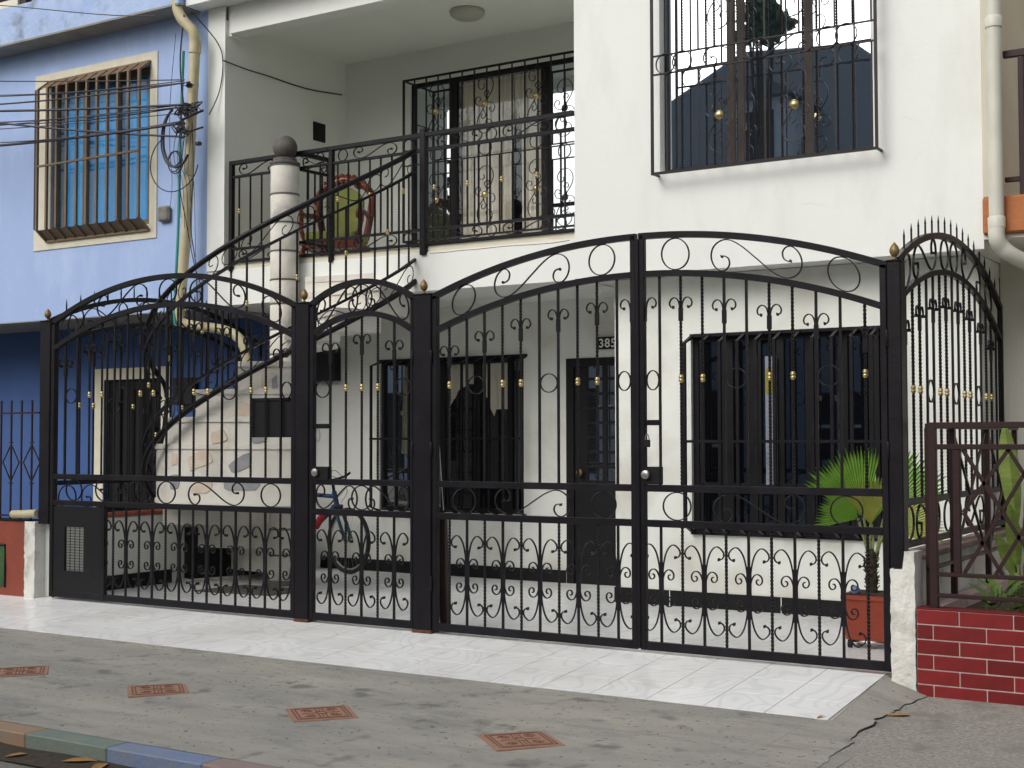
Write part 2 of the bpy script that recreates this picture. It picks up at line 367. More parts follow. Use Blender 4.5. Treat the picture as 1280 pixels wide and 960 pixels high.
# --- leaf 1: wide fixed panel left (0.105 .. 2.894)
WL = 2.785
t1 = thing('iron_gate', 'widest black iron gate, left of the narrow wicket door, with a sheet metal corner', 'gate', (.107, 0, 0))
sp = (WL-.02)/18; b1 = [.012+sp*(i+1) for i in range(17)]
tw1 = [i in (2,3,6,7,10,11,14,15) for i in range(17)]
topf = archfn(0, WL, 2.40, 2.722); lowf = archfn(0, WL, 2.165, 2.49)
leaf(t1, WL, topf, lowf, b1, tw1, (2,3,6,7,10,11,14,15), [(b1[0],b1[1]),(b1[4],b1[5]),(b1[8],b1[9]),(b1[12],b1[13]),(b1[16],WL-.045)],
     [('r',.29,.098),('s',.86,.30,-1),('r',1.40,.10),('s',1.95,.30,1),('r',2.525,.098)], [0,2,4,6,8,10,12,14,16], lowrev=False, skiplow=.62)
for i in range(5, 17, 2): basket(t1, b1[i], BASK, 0, 1.0)
basket(t1, WL-.045, BASK, -1, 1.0)
basket(t1, b1[3]-.005, BASK, 1, 1.0)
sh = P('sheet_metal_panel', MB().box(.0,.19,-.012,.012,.06,.80).box(.43,.66,-.012,.012,.06,.80).box(.19,.43,-.012,.012,.06,.25).box(.19,.43,-.012,.012,.625,.80), black, t1)
wm = MB()
for i in range(16): wm.box(.188,.432,-.003,.003,.262+i*.0235,.265+i*.0235)
for i in range(5): wm.box(.19+i*.06,.192+i*.06,-.005,.001,.25,.625)
P('wire_grid', wm, iron, sh)
P('frame_edge', MB().box(.655,.69,-.02,.02,.02,.84), iron, t1)
mb_ = P('mail_box', MB().bbox(2.305,2.715,.02,.12,1.385,1.665), black, t1)
P('lid', MB().bbox(2.295,2.725,.012,.13,1.665,1.69), black, mb_)

# --- leaf 2: small wicket door (3.03 .. 4.0)
W2 = .965
t2 = thing('gate_door', 'narrow black iron wicket door with its own low arch between two posts', 'gate', (3.030, 0, 0))
b2 = [.040+.149*(i+1) for i in range(5)]
leaf(t2, W2, archfn(0, W2, 2.40, 2.552), archfn(0, W2, 2.165, 2.315), b2, [False,True,True,True,False], (1,2,3), [(.04,b2[0]),(b2[4],W2-.025)],
     [('s',.25,.195,-1),('r',.487,.092),('s',.72,.195,1)], [0,2,4], sl=.04, srt=.025, lowrev=True)
for i in (0,2,4): basket(t2, b2[i], BASK, 0, .93)
P('lock_box', MB().bbox(.0385,.187,-.026,.026,1.066,1.165), black, t2)
P('latch_bar', MB().bbox(.038,.187,-.012,.012,1.45,1.485), iron, t2)
P('door_knob', MB().lathe([(.012,-.055),(.028,-.05),(.03,-.04),(.022,-.03),(.01,-.026)], (.075,0,1.122), 16, 'y'), steel, t2, smooth=True)
P('hasp_ring', MB().tube([(.08+.018*cos(a),-.01,1.40+.05*sin(a)) for a in [2*pi*i/16 for i in range(16)]], .004, 6, True, up=(0,1,0)), steel, t2)

# --- leaf 3 and 4: the double gate
def big(name, label, x0, mirror):
    W = 1.613
    t = thing(name, label, 'gate', (x0, 0, 0), 0, 'leaves of the big double gate')
    bs = [.148*(i)+.145 for i in range(10)] if mirror else [.142+.1485*i for i in range(10)]
    if mirror: bs = [W-x for x in bs[::-1]]
    top_ = archfn(0, W, 2.40, 2.70, xc=(W if mirror else 0)); low_ = archfn(0, W, 2.15, 2.452, xc=(W if mirror else 0))
    twr = [False,True,True,False,False,True,True,False,False,True]; coll = [1,2,5,6,9]; rg = [(.04,bs[0]),(bs[3],bs[4]),(bs[7],bs[8])]
    tl = [(.04,1),1,3,5,7,9]; md = [('r',.255,.096),('s',.80,.297,1),('r',1.355,.097)]
    lr = True
    if mirror:
        twr = twr[::-1]; coll = [9-c for c in coll]; rg = [(bs[9],W-.04),(bs[5],bs[6]),(bs[1],bs[2])]
        tl = [(W-.04,-1),8,6,4,2,0]; md = [('r',.258,.097),('s',.813,.297,-1),('r',1.358,.096)]; lr = False
    leaf(t, W, top_, low_, bs, twr, coll, rg, md, tl, sl=.04, srt=.04, lowrev=lr, archmid=.205)
    for i in range(0, 10, 2):
        j = i if not mirror else i+1
        basket(t, bs[j], BASK, 0, 1)
    return t, bs
t3, b3 = big('gate_leaf', 'left leaf of the big double gate, hinged beside the narrow wicket door', 4.165, True)
t4, b4 = big('gate_leaf', 'right leaf of the double gate, in front of the large barred window', 5.800, False)
P('lock_box', MB().bbox(.0385,b4[0]+.006,-.026,.026,1.077,1.19), black, t4)
P('latch_bar', MB().bbox(.038,b4[0]+.006,-.012,.012,1.455,1.49), iron, t4)
P('door_knob', MB().lathe([(.012,-.06),(.026,-.055),(.03,-.045),(.022,-.03),(.01,-.026)], (.055,0,1.14), 16, 'y'), steel, t4, smooth=True)
P('meeting_strip', MB().bbox(-.022,.006,-.030,-.021,.03,2.66), iron, t4)
pk = thing('padlock', 'small dark padlock hanging from the double gate between its latch bar and lock', 'padlock', (5.862, -.03, 1.345))
P('body', MB().bbox(-.02,.02,-.01,.01,-.03,.018), black, pk)
P('shackle', MB().tube([(.013*cos(a),0,.018+.035*sin(a)) for a in [pi*i/10 for i in range(11)]], .004, 6, up=(0,1,0)), steel, pk)
for t_, xs in ((t2,(W2+.002,)), (t3,(-.004,)), (t4,(1.615,))):
    for xx in xs:
        for zz in (.35, 1.30, 1.95): P('hinge', MB().lathe([(.010,-.05),(.011,-.048),(.011,.048),(.010,.05)], (xx,-.026,zz), 10), iron, t_, smooth=True)

# --- posts with pine cone finials
prof = []
for i in range(15):
    q = i/14; rr = .034*math.sin(pi*min(1, .12+q*.88))**.75*(1.05-.35*q); prof.append((max(rr,.003)*(1+.05*(i % 2)), .022+q*.072))
rustm = mat('rust', (.16,.06,.025), .95, (.06,.03,.018), 40, .5, .8, 80)
FIN = MB().lathe([(.014,0),(.022,.004),(.010,.010),(.010,.018)]+prof, n=14).mesh('finial', gold, True)
def post(x0, x1, z0, label, y0=-.028, y1=.072):
    t = thing('gate_post', label, 'post', ((x0+x1)/2, 0, 0), 0, 'iron gate posts with pine cone finials'); h = (x1-x0)/2
    P('shaft', MB().bbox(-h, h, y0, y1, z0, 2.40, .006), iron, t); P('cap', MB().bbox(-h-.004, h+.004, y0-.004, y1+.004, 2.4, 2.408, .002), iron, t)
    if z0 == 0: P('rusty_foot', MB().bbox(-h-.006, h+.006, y0-.006, y1+.006, 0, .022, .004), rustm, t)
    PC('finial', FIN, (0, 0, 2.408), t, scale=(.92,.92,1.12))
    return t
post(-.03, .103, .64, 'leftmost gate post with a pine cone finial, standing beside the blue house')
post(2.896, 3.026, .0, 'gate post with a pine cone finial between the widest panel and the wicket door')
post(4.000, 4.158, .0, 'gate post with a pine cone finial between the wicket door and the big double gate')
post(7.418, 7.500, .62, 'rightmost gate post with a pine cone finial, standing on the rough white stub wall')

# --- side fence panels with spikes along y
def side(x, label, collz):
    t = thing('side_fence', label, 'fence', (x, .06, 0), pi/2, 'spiked iron side fences on the low walls'); W = 2.69
    tp = archfn(0, W, 2.36, 2.715, xc=1.27); lo = archfn(0, W, 2.11, 2.475, xc=1.27)
    P('stile', MB().bbox(0,.035,-.018,.018,.70,2.36), iron, t); P('stile', MB().bbox(W-.035,W,-.018,.018,.70,tp(W)-.01), iron, t)
    arch(t, 0, W, tp, .04, .035); arch(t, .034, W-.034, lo, .035, .035)
    for z0, z1 in ((.97, 1.01), (.72, .76)): P('rail', MB().bbox(.034, W-.034, -.016, .016, z0, z1), iron, t)
    n = 16; s = W/(n+1.2); bs = [.03+s*(i+.9) for i in range(n)]
    for i, q in enumerate(bs):
        tw = i % 4 in (1, 2)
        bar(t, q, 1.008, lo(q)-.03, tw, collz if tw else None)
        if i % 4 == 3 and i < n-1: ring(t, (q+bs[i+1])/2, collz, s/2-.008, .07)
        if i % 2 == 0: tulip(t, q, lo(q)-.20)
        bar(t, q, tp(q)-.01, tp(q)+.06, name='spike', s=.010)
        h = P('spear_tip', MB().lathe([(.003,-.002),(.0075,.008),(.005,.025),(.001,.055)], (q,0,tp(q)+.058), 6), iron, t)
    for q, k in ((.20,'r'),(.62,'s'),(1.09,'r'),(1.33,'r'),(1.80,'s'),(2.3,'r')):
        for fn, H in ((lambda a,b: (a, .865+b), .20), (lambda a,b: (a,(tp(a)-.04+lo(a))/2+b), .195)):
            if k == 'r': ring(t, q, 0, .095, H/2, fn)
            else: sscroll(t, q, 0, .26, H, 1 if q < 1.3 else -1, fn)
    return t
side(0.0, 'spiked iron side fence on the left low wall, in front of the dark framed doorway', 1.675)
side(7.45, 'spiked iron side fence on the right low wall, behind the brown lattice railing', 1.665)

# ------------------------------------------------------------------ ground
struct('ground', MB().add([(-400,-400,-.34),(400,-400,-.34),(400,400,-.34),(-400,400,-.34)], [(0,1,2,3)]), road)
struct('road', MB().add([(-60,-9.6,-.20),(60,-9.6,-.20),(60,-3.2,-.20),(-60,-3.2,-.20)], [(0,1,2,3)]), road)
# pavement: left part in smooth concrete, slopes from the tiles to the kerb
def grid(x0, x1, y0, y1, zf, nx, ny):
    mb = MB(); vs = []; fs = []
    for j in range(ny+1):
        for i in range(nx+1):
            x = x0+(x1-x0)*i/nx; y = y0+(y1-y0)*j/ny; vs.append((x, y, zf(x, y)))
    for j in range(ny):
        for i in range(nx): k = j*(nx+1)+i; fs.append((k, k+1, k+nx+2, k+nx+1))
    return mb.add(vs, fs)
def zpave(x, y): return -.086-.03*min(1, max(0, (-1-y)/2)) + .004*sin(x*2.3)*sin(y*3.1)*min(1, max(0,(y+3.156)/.5))
crack = [(7.655,-3.16),(7.66,-2.5),(7.64,-2.1),(7.655,-1.85),(7.62,-1.6),(7.63,-1.4),(7.585,-1.18),(7.60,-1.0),(7.565,-.8),(7.60,-.6),(7.59,-.4),(7.62,-.2),(7.62,.0)]
rc = random.Random(3); cr2 = []
for (a, b), (c, dd) in zip(crack, crack[1:]):
    for k in range(7): q = k/7; cr2.append((a+(c-a)*q+rc.uniform(-.016,.016), b+(dd-b)*q))
cr2.append(crack[-1])
def xcr(y):
    for (a, b), (c, dd) in zip(cr2, cr2[1:]):
        if b <= y <= dd: return a+(c-a)*(y-b)/(dd-b+1e-9)
    return cr2[0][0] if y < cr2[0][1] else cr2[-1][0]
struct('pavement', grid(-12, 7.3, -3.156, -1.0, zpave, 96, 16), pave)
def wedge(x, y):
    return -.086*min(1, max(0, -y)) if y > -1 else zpave(x, y)
mbw = MB(); ys = [-3.156+3.156*i/80 for i in range(81)]; vs = []; fs = []
for y in ys:
    xl = 7.3 if y <= -1.0 else 7.372+.03*(-y)
    if y < -1.0: xl = 7.3
    for k in range(5):
        q = k/4; x = xl+(xcr(y)-.0022*(.4+abs(sin(y*9)))-xl)*q
        z = wedge(x, y) if y > -1 else zpave(x, y)
        if y > -1: z = z*(1-q)+(-.088)*q if y > -.9 else z
        vs.append((x, y, z-.001))
for j in range(80):
    for k in range(4): a = j*5+k; fs.append((a, a+1, a+6, a+5))
struct('pavement_apron', mbw.add(vs, fs), pave)
mbw = MB(); vs = []; fs = []
for y in ys:
    for k in range(9):
        q = k/8; xl = xcr(y)+.0022*(.4+abs(sin(y*7))); x = xl+(16-xl)*q**2; vs.append((x, y, -.0905-.026*min(1, max(0,-y/3))+.003*sin(x*5)*sin(y*4)))
for j in range(80):
    for k in range(8): a = j*9+k; fs.append((a, a+1, a+10, a+9))
struct('pavement_right', mbw.add(vs, fs), pave2)
struct('crack_bed', MB().box(7.5, 7.72, -3.15, .0, -.16, -.100-.005), conc_u)
# painted kerb
kb = bpy.data.objects.new('kerb', None); COL.objects.link(kb); kb['kind'] = 'structure'
kcols = [mat('kerb_orange', (.33,.21,.13), .8, (.30,.19,.12), 9, .6, .5, 50, col3=(.22,.22,.19), scale3=4.2, nr=.72), mat('kerb_green', (.14,.19,.165), .8, (.19,.23,.20), 7, .6, .5, 50, col3=(.22,.22,.19), scale3=4.2, nr=.72), mat('kerb_blue', (.14,.20,.34), .8, (.19,.24,.35), 7, .6, .5, 50, col3=(.22,.22,.19), scale3=4.2, nr=.72), mat('kerb_pink', (.28,.20,.18), .8, (.24,.2,.18), 7, .6, .5, 50, col3=(.22,.22,.19), scale3=4.2, nr=.72)]
xs = [-12, 0, 1.4, 2.5, 3.25, 3.97, 4.57, 5.20, 5.9, 6.6, 7.6, 9.0, 12, 16]; 
for i in range(len(xs)-1):
    P('kerb_stone', MB().bbox(xs[i]+.001, xs[i+1]-.001, -3.30, -3.155, -.33, -.1165+.0008*(i % 2), .006), kcols[[0,1,2,3,0,1,2,3,0,1,2,3,0][i]], kb)
# tiled floor: grout sheets and individual tiles
fl = bpy.data.objects.new('tiled_floor', None); COL.objects.link(fl); fl['kind'] = 'structure'
P('grout_bed', MB().add([(-.0,0,-.006),(7.42,0,-.006),(7.42,3.45,-.006),(0,3.45,-.006)], [(0,1,2,3)]), grout, fl)
P('grout_bed', MB().add([(-.6,-1.0,-.0905),(7.395,-1.0,-.0905),(7.365,0,-.006),(-.6,0,-.006)], [(0,1,2,3)]), grout, fl)
T = .35; g = .0025
tm = MB().bbox(g, T-g, g, T-g, -.006, 0, .0006).mesh('floor_tile', tile_m)
for j in range(10):
    for i in range(22):
        x = 7.37-T*(i+1)
        if x < -.34: continue
        PC('floor_tile', tm, (x, j*T, random.uniform(-.0006,.0006)), fl)
tr = math.atan2(.0845, 1.0)
for j in range(3):
    for i in range(23):
        o = PC('floor_tile', tm, (7.375-T*(i+1), -T*(j+1)*cos(tr)*.955, -T*(j+1)*sin(tr)*.955+.001), fl, scale=(1,.955,1)); o.rotation_euler = (tr,0,0)
rg = random.Random(77); mbg = MB()
for k in range(420):
    x, y = rg.uniform(1.5,7.2), rg.uniform(-3.1,-1.05); sz = rg.uniform(.002,.006)*(1.6 if rg.random() < .06 else 1); z = zpave(x,y)
    mbg.add([(x-sz,y-sz,z),(x+sz,y-sz*.6,z),(x+sz*.7,y+sz,z),(x-sz*.8,y+sz*.7,z),(x,y,z+sz*.9)], [(0,1,4),(1,2,4),(2,3,4),(3,0,4)])
for k in range(260):
    x, y = rg.uniform(7.68,9.6), rg.uniform(-3.1,-.08); sz = rg.uniform(.002,.005); z = -.0905-.026*min(1,max(0,-y/3))
    mbg.add([(x-sz,y-sz,z-.004),(x+sz,y-sz*.6,z-.004),(x+sz*.7,y+sz,z-.004),(x-sz*.8,y+sz*.7,z-.004),(x,y,z+sz)], [(0,1,4),(1,2,4),(2,3,4),(3,0,4)])
go = P('grit', mbg, mat('grit', (.28,.27,.24), .9, (.12,.12,.11), 30, .3), kind='stuff'); tag(go, 'fine grit and specks scattered over the concrete pavement', 'grit')
# decorated paving plaques
PL = None
def plaque(x, y, rot, label):
    t = thing('paving_plaque', label, 'plaque', (x, y, zpave(x, y)+.002), rot, 'terracotta plaques set in the pavement'); h = .172
    P('slab', MB().bbox(-h,h,-h,h,-.02,.003,.002), terra, t)
    mb = MB(); z0, z1 = .0031, .0045; l = .0045
    for k in (.125, .143):
        for s in (-1,1): mb.box(-k,k,s*k-l,s*k+l,z0,z1); mb.box(s*k-l,s*k+l,-k+l,k-l,z0,z1)
    for sx in (-1,1):
        for sy in (-1,1):
            mb.tube([(sx*(.065+.032*cos(a)*(1-a/14)), sy*(.065+.032*sin(a)*(1-a/14)), .003) for a in [i*.45 for i in range(24)]], .004, 4)
            mb.box(sx*.02-l,sx*.02+l,min(sy*.03,sy*.11),max(sy*.03,sy*.11),z0,z1)
    mb.tube([(.028*cos(a),.028*sin(a),.003) for a in [2*pi*i/16 for i in range(16)]], .004, 4, True)
    for a in range(4):
        c_, s_ = cos(a*pi/2), sin(a*pi/2); mb.tube([(c_*.03,s_*.03,.003),(c_*.10,s_*.10,.003)], .004, 4)
    P('relief', mb, terrad, t)
D = R_(49)
plaque(2.48,-2.165, D, 'leftmost terracotta paving plaque, cut by the left edge of the picture')
plaque(3.70,-2.15, D, 'second terracotta paving plaque from the left, in the grey pavement')
plaque(4.977,-2.185, D, 'third terracotta paving plaque from the left, in the grey pavement')
plaque(6.225,-2.165, D, 'rightmost and largest looking terracotta paving plaque, nearest the viewer')
def dleaf(x, y, z, s, label, rot, m=leafd):
    mb = MB(); pts = [(-1,0,.0),(-.5,.32,.10),(.2,.38,.16),(.9,.05,.05),(.3,-.36,.14),(-.45,-.30,.08),(0,0,.02)]
    mb.add([(a*s,b_*s,c*s+.003) for a,b_,c in pts], [(6,i,(i+1)%6) for i in range(6)])
    mb.add([(a*s,b_*s,c*s+.001) for a,b_,c in pts], [(6,(i+1)%6,i) for i in range(6)])
    o = P('dry_leaf', mb, m); o.location = (x,y,z); o.rotation_euler = (0,0,rot); tag(o, label, 'leaf', 'fallen leaves'); return o
dleaf(7.64,-.66,-.098,.075,'dry orange leaf on the pavement by the corner of the red brick planter', .4)
dleaf(7.33,-.965,-.085,.04,'small brown leaf on the front right corner of the white tiles', 1.2)
dleaf(4.45,-3.36,-.19,.10,'large orange brown leaf in the gutter against the blue painted kerb', .5)
dleaf(4.62,-3.38,-.19,.08,'curled brown leaf in the gutter, right of the orange one', 2.0)
dleaf(4.08,-3.43,-.19,.06,'reddish leaf on the road below the green painted kerb', 1.0)
dleaf(3.62,-3.42,-.19,.035,'small yellow green leaf on the road at the lower left', 2.5, leafy)
struct('gutter_dirt', grid(-6, 9, -3.52, -3.292, lambda x, y: -.192+.008*max(0,(y+3.5)/.18)+.004*sin(x*9), 60, 3), soil)

# ------------------------------------------------------------------ white house
H = thing('white_house', 'white two storey house with a balcony, behind the black iron gates', 'house')
YU = 2.0
def ph(name, mb, m=white, **k): return P(name, mb, m, H, **k)
X1 = 7.51
# upper facade wall with window opening x 4.985..6.72 , z 3.53..5.7
ph('facade_wall', MB().box(4.19,4.985,YU,YU+.15,2.705,6.4).box(6.72,X1,YU,YU+.15,2.705,6.4).box(4.985,6.72,YU,YU+.15,2.705,3.52).box(4.985,6.72,YU,YU+.15,5.75,6.4))
ph('side_wall', MB().box(4.19,4.34,YU+.15,3.9,3.08,6.4).box(7.36,X1,YU+.15,3.9,3.08,6.4))
ph('slab_edge', MB().box(-.03,4.19,YU,YU+.2,2.695,3.045), white)
ph('floor_slab', MB().box(-.03,4.188,YU+.2,3.9,2.695,3.06).box(4.188,X1-.1,YU+.15,3.9,2.71,3.06), whitel)
ph('slab_lip', MB().box(.2,4.188,YU+.012,YU+.25,3.047,3.10), cream)
ph('balcony_wall_left', MB().box(-.03,.2,YU,3.9,3.06,5.56), grayw)
ph('pillar_face', MB().box(-.032,.202,YU-.015,YU,3.047,5.70), white)
ph('pillar_head', MB().box(.202,.245,YU+.03,YU+.2,5.40,5.70), white)
ph('balcony_back_wall', MB().box(.2,1.10,3.88,4.0,3.06,5.6).box(3.45,4.19,3.88,4.0,3.06,5.6).box(1.10,3.45,3.88,4.0,5.2,5.6).box(1.10,3.45,3.88,4.0,3.06,3.42), grayw)
ph('balcony_ceiling', MB().box(-.03,4.19,YU+.2,4.0,5.55,5.7), grayw)
ph('roof_beam', MB().box(.24,4.19,YU+.02,YU+.2,5.425,5.70), white)
ph('roof_slab', MB().box(-.14,4.18,YU-.22,3.9,5.702,6.1), white)
ph('room_back', MB().box(-.03,X1,4.9,5.0,0,6.4).box(4.34,7.36,3.3,3.35,3.08,6.4), dark)
crm = mat('hairline_grey', (.58,.58,.54), .95, (.66,.66,.62), 30, .5)
rh = random.Random(8)
for (x, z, L, an) in ((6.95,3.72,.14,-.35),(7.02,3.38,.10,1.1),(6.15,3.15,.24,-.08)):
    pts = [(x, YU, z)]; a_ = an
    for k in range(9): a_ += rh.uniform(-.35,.35); pts.append((pts[-1][0]+L/9*cos(a_), YU, pts[-1][2]+L/9*sin(a_)))
    ph('hairline_crack', MB().tube(pts, .0012, 4, up=(0,1,0)), crm)
ph('rust_line', MB().tube([(2.7+.16*k, YU-.0005, 3.028+rh.uniform(-.006,.006)) for k in range(10)], .003, 4, up=(0,1,0)), terra)
# ground floor walls
gl = ph('ground_wall_left', MB().box(-.02,1.08,3.37,3.5,0,2.695).box(2.84,3.32,3.37,3.5,0,2.695).box(4.12,4.40,3.37,3.5,0,2.695).box(1.08,2.84,3.37,3.5,2.18,2.695).box(1.08,2.84,3.37,3.5,0,.63).box(3.32,4.12,3.37,3.5,2.13,2.695), whitel)
ph('ground_wall_right', MB().box(4.40,5.10,2.31,2.45,0,2.705).box(6.78,7.40,2.31,2.95,0,2.705).box(5.10,6.78,2.31,2.45,2.205,2.705).box(5.10,6.78,2.31,2.45,0,.605), whitel)
ph('ground_wall_return', MB().box(4.40,4.52,2.45,3.5,0,2.705), whitel)
ph('skirting', MB().box(.3,3.31,3.355,3.37,0,.12), black); ph('skirting', MB().box(4.39,7.39,2.295,2.31,0,.125), black)
for x, y in ((4.9,2.29),(5.86,2.29),(6.36,2.29)): ph('skirting_joint', MB().box(x,x+.006,y,y+.004,.0,.124), white)
ph('skirting', MB().add([(-.06,1.47,0),(.27,2.50,0),(.27,2.50,.13),(-.06,1.47,.13),(-.04,1.46,0),(.29,2.49,0),(.29,2.49,.13),(-.04,1.46,.13)], [(4,5,6,7),(3,2,1,0),(7,6,2,3),(0,1,5,4)]), black)
# front door
dr = ph('front_door', MB().box(3.32,3.40,3.36,3.44,0,2.13).box(4.04,4.12,3.36,3.44,0,2.13).box(3.40,4.04,3.36,3.44,2.05,2.13).box(3.40,3.54,3.38,3.42,0,2.05).box(3.70,3.745,3.38,3.42,0,2.05).box(3.90,4.04,3.38,3.42,0,2.05).box(3.54,3.70,3.38,3.42,0,.95).box(3.745,3.90,3.38,3.42,0,.95)
        , black)
fr = MB()
for k in range(9):
    z = .95+k*.138; fr.box(3.538,3.902,3.382,3.418,z,z+.028)
P('glazing_bars', fr, black, dr)
for k in range(8):
    z = .978+k*.138
    for a, b_ in ((3.54,3.70),(3.745,3.90)): P('pane', MB().box(a,b_,3.396,3.404,z,z+.11), g_bal, dr)
P('knob', MB().lathe([(.01,-.06),(.03,-.055),(.034,-.04),(.02,-.02),(.012,0)], (3.475,3.38,1.05), 14, 'y'), gold, dr, smooth=True)
# house number plate 385
pl = ph('number_plate', MB().bbox(3.67,3.93,3.335,3.36,2.205,2.32), black)
tc = bpy.data.curves.new('house_number', 'FONT'); tc.body = '385'; tc.size = .115; tc.extrude = .002; tc.offset = .0015; tc.space_character = 1.1
to = bpy.data.objects.new('tmp', tc); COL.objects.link(to); dg = bpy.context.evaluated_depsgraph_get()
me = bpy.data.meshes.new_from_object(to.evaluated_get(dg)); COL.objects.unlink(to); me.materials.clear(); me.materials.append(signw)
no = bpy.data.objects.new('number', me); COL.objects.link(no); no.parent = pl; no.location = (3.69,3.332,2.222); no.rotation_euler = (pi/2,0,0)

# window helper: glass + frames behind a wall opening
def window(x0, x1, z0, z1, y, cols, gm_, fm, fw=.045, rails=(), fm2=None, dp=.05):
    w_ = ph('window', MB().box(x0,x0+fw,y,y+dp,z0,z1).box(x1-fw,x1,y,y+dp,z0,z1).box(x0+fw,x1-fw,y,y+dp,z0,z0+fw).box(x0+fw,x1-fw,y,y+dp,z1-fw,z1), fm)
    for c, cw in cols: P('mullion', MB().box(c-cw/2,c+cw/2,y+.002,y+dp-.002,z0+fw,z1-fw), fm2 or fm, w_)
    for zz in rails: P('transom', MB().box(x0+fw,x1-fw,y+.006,y+dp-.006,zz,zz+.03), fm, w_)
    ed = [x0+fw]+[c for c, _ in cols]+[x1-fw]
    for i, (a, b_) in enumerate(zip(ed, ed[1:])):
        P('pane', MB().box(a+.002,b_-.002,y+dp/2-.003,y+dp/2+.003,z0+fw,z1-fw), gm_[i] if isinstance(gm_, (list,tuple)) else gm_, w_)
    return w_
wu = window(4.985,6.72,3.52,5.75,YU+.09,[(5.56,.06),(5.645,.05),(6.20,.06)],g_up,iron_g,.03,fm2=bronze2)
wl = window(1.08,2.84,.63,2.18,3.40,[(1.50,.10),(1.86,.06),(2.28,.06),(2.66,.05)],[g_bal,g_bal,g_clear,g_clear,g_low],black,.05)
wr = window(5.10,6.78,.605,2.205,2.35,[(5.40,.10),(5.64,.10),(5.85,.06),(6.10,.09),(6.36,.07),(6.60,.08)],[g_low,g_mid,g_low,g_mid,g_low,g_mid,g_low],black,.05,rails=(.98,))
wb = window(1.10,3.45,3.42,5.2,3.90,[(1.65,.08),(2.78,.10)],[g_bal,g_clear,g_bal],black,.045)
nb = ph('notice', MB().bbox(5.735,5.832,2.325,2.330,1.00,2.02,.001), mat('notice_paper', (.26,.30,.38), .7))
P('yellow_heading', MB().box(5.74,5.827,2.321,2.3245,1.72,1.92), mat('notice_yellow', (.30,.25,.02), .7), nb)
for k in range(16): P('text_line', MB().box(5.745,5.80+.02*(k%3)/2,2.323,2.3246,1.04+.041*k,1.052+.041*k), conc_u, nb)
# curtains
def curtain(parent, x0, x1, z0, z1, y, m, waves=14, amp=.02, bottom=None, seed=1):
    rr = random.Random(seed); mb = MB(); vs = []; fs = []; nx = waves*6; nz = 14
    ph_ = [rr.uniform(0,6) for _ in range(4)]
    for j in range(nz+1):
        for i in range(nx+1):
            q = i/nx; x = x0+(x1-x0)*q; zb = z0 if bottom is None else bottom(q)
            z = zb+(z1-zb)*j/nz
            yy = y+amp*sin(q*waves*2*pi+sin(q*7+ph_[0])+.5*j/nz)+amp*.5*sin(q*waves*3.1+ph_[1]+j*.2)
            vs.append((x,yy,z))
    for j in range(nz):
        for i in range(nx): k = j*(nx+1)+i; fs.append((k,k+1,k+nx+2,k+nx+1))
    o = P('curtain', mb.add(vs, fs), m, parent, smooth=True); o.data.shade_smooth(); return o
curtain(wb,1.70,2.34,3.45,5.15,3.99,curt_c,9,.02,seed=2); curtain(wb,2.44,2.76,3.45,5.15,3.99,curt_c,5,.02,seed=3)
curtain(wb,2.30,2.50,3.9,5.15,4.01,curt_c,3,.012,bottom=lambda q: 4.75-.6*abs(q-.5),seed=5)
curtain(wl,1.86,2.62,.7,2.12,3.47,curt_c,8,.015,bottom=lambda q: 1.50+.42*sin(min(1,q*1.3)*pi)**.6 if q < .77 else 1.66,seed=4)
# ceiling lamp, meter box and small plates
ph('ceiling_lamp', MB().lathe([(.17,.0),(.175,-.02),(.165,-.045),(.12,-.075),(.06,-.092),(.01,-.097)], (2.42,3.02,5.549), 28), lampm, smooth=True)
ph('wall_vent', MB().box(.2,.215,3.33,3.52,4.60,4.80), black); ph('wall_socket', MB().box(.2,.212,3.66,3.74,4.32,4.42), beige)
mbx = ph('meter_box', MB().bbox(.02,.565,3.27,3.368,1.985,2.34), black)
P('cover', MB().bbox(.30,.52,3.262,3.27,2.06,2.26), iron, mbx)

# ------------------------------------------------------------------ window grilles
def ornament(parent, x, z, y, m, s=1.):
    A = crom([(.0,.0),(.035,.06),(.085,.13),(.105,.20),(.085,.27),(.03,.31),(-.04,.30),(-.085,.25),(-.08,.19),(-.04,.165),(-.01,.19),(-.02,.22)], 4)
    B = crom([(0,0),(-.05,-.015),(-.10,.0),(-.125,.045),(-.105,.085),(-.07,.085),(-.055,.055),(-.075,.04)], 4)
    C_ = crom([(.03,.02),(.01,.08),(-.01,.12),(.03,.155),(.05,.12),(.03,.10)], 4)
    mb = MB()
    for k in (1, -1):
        for q in (A, B, C_): line2(mb, [(x+k*a*s, z+k*b*s) for a, b in q], y, .006, .010, flare=False)
    o = P('ornament', mb, m, parent, smooth=True)
    P('medallion', MB().lathe([(.006,-.03),(.022,-.026),(.036,-.014),(.038,-.006),(.02,0)], (x,y,z), 14, 'y'), brass, parent, smooth=True)
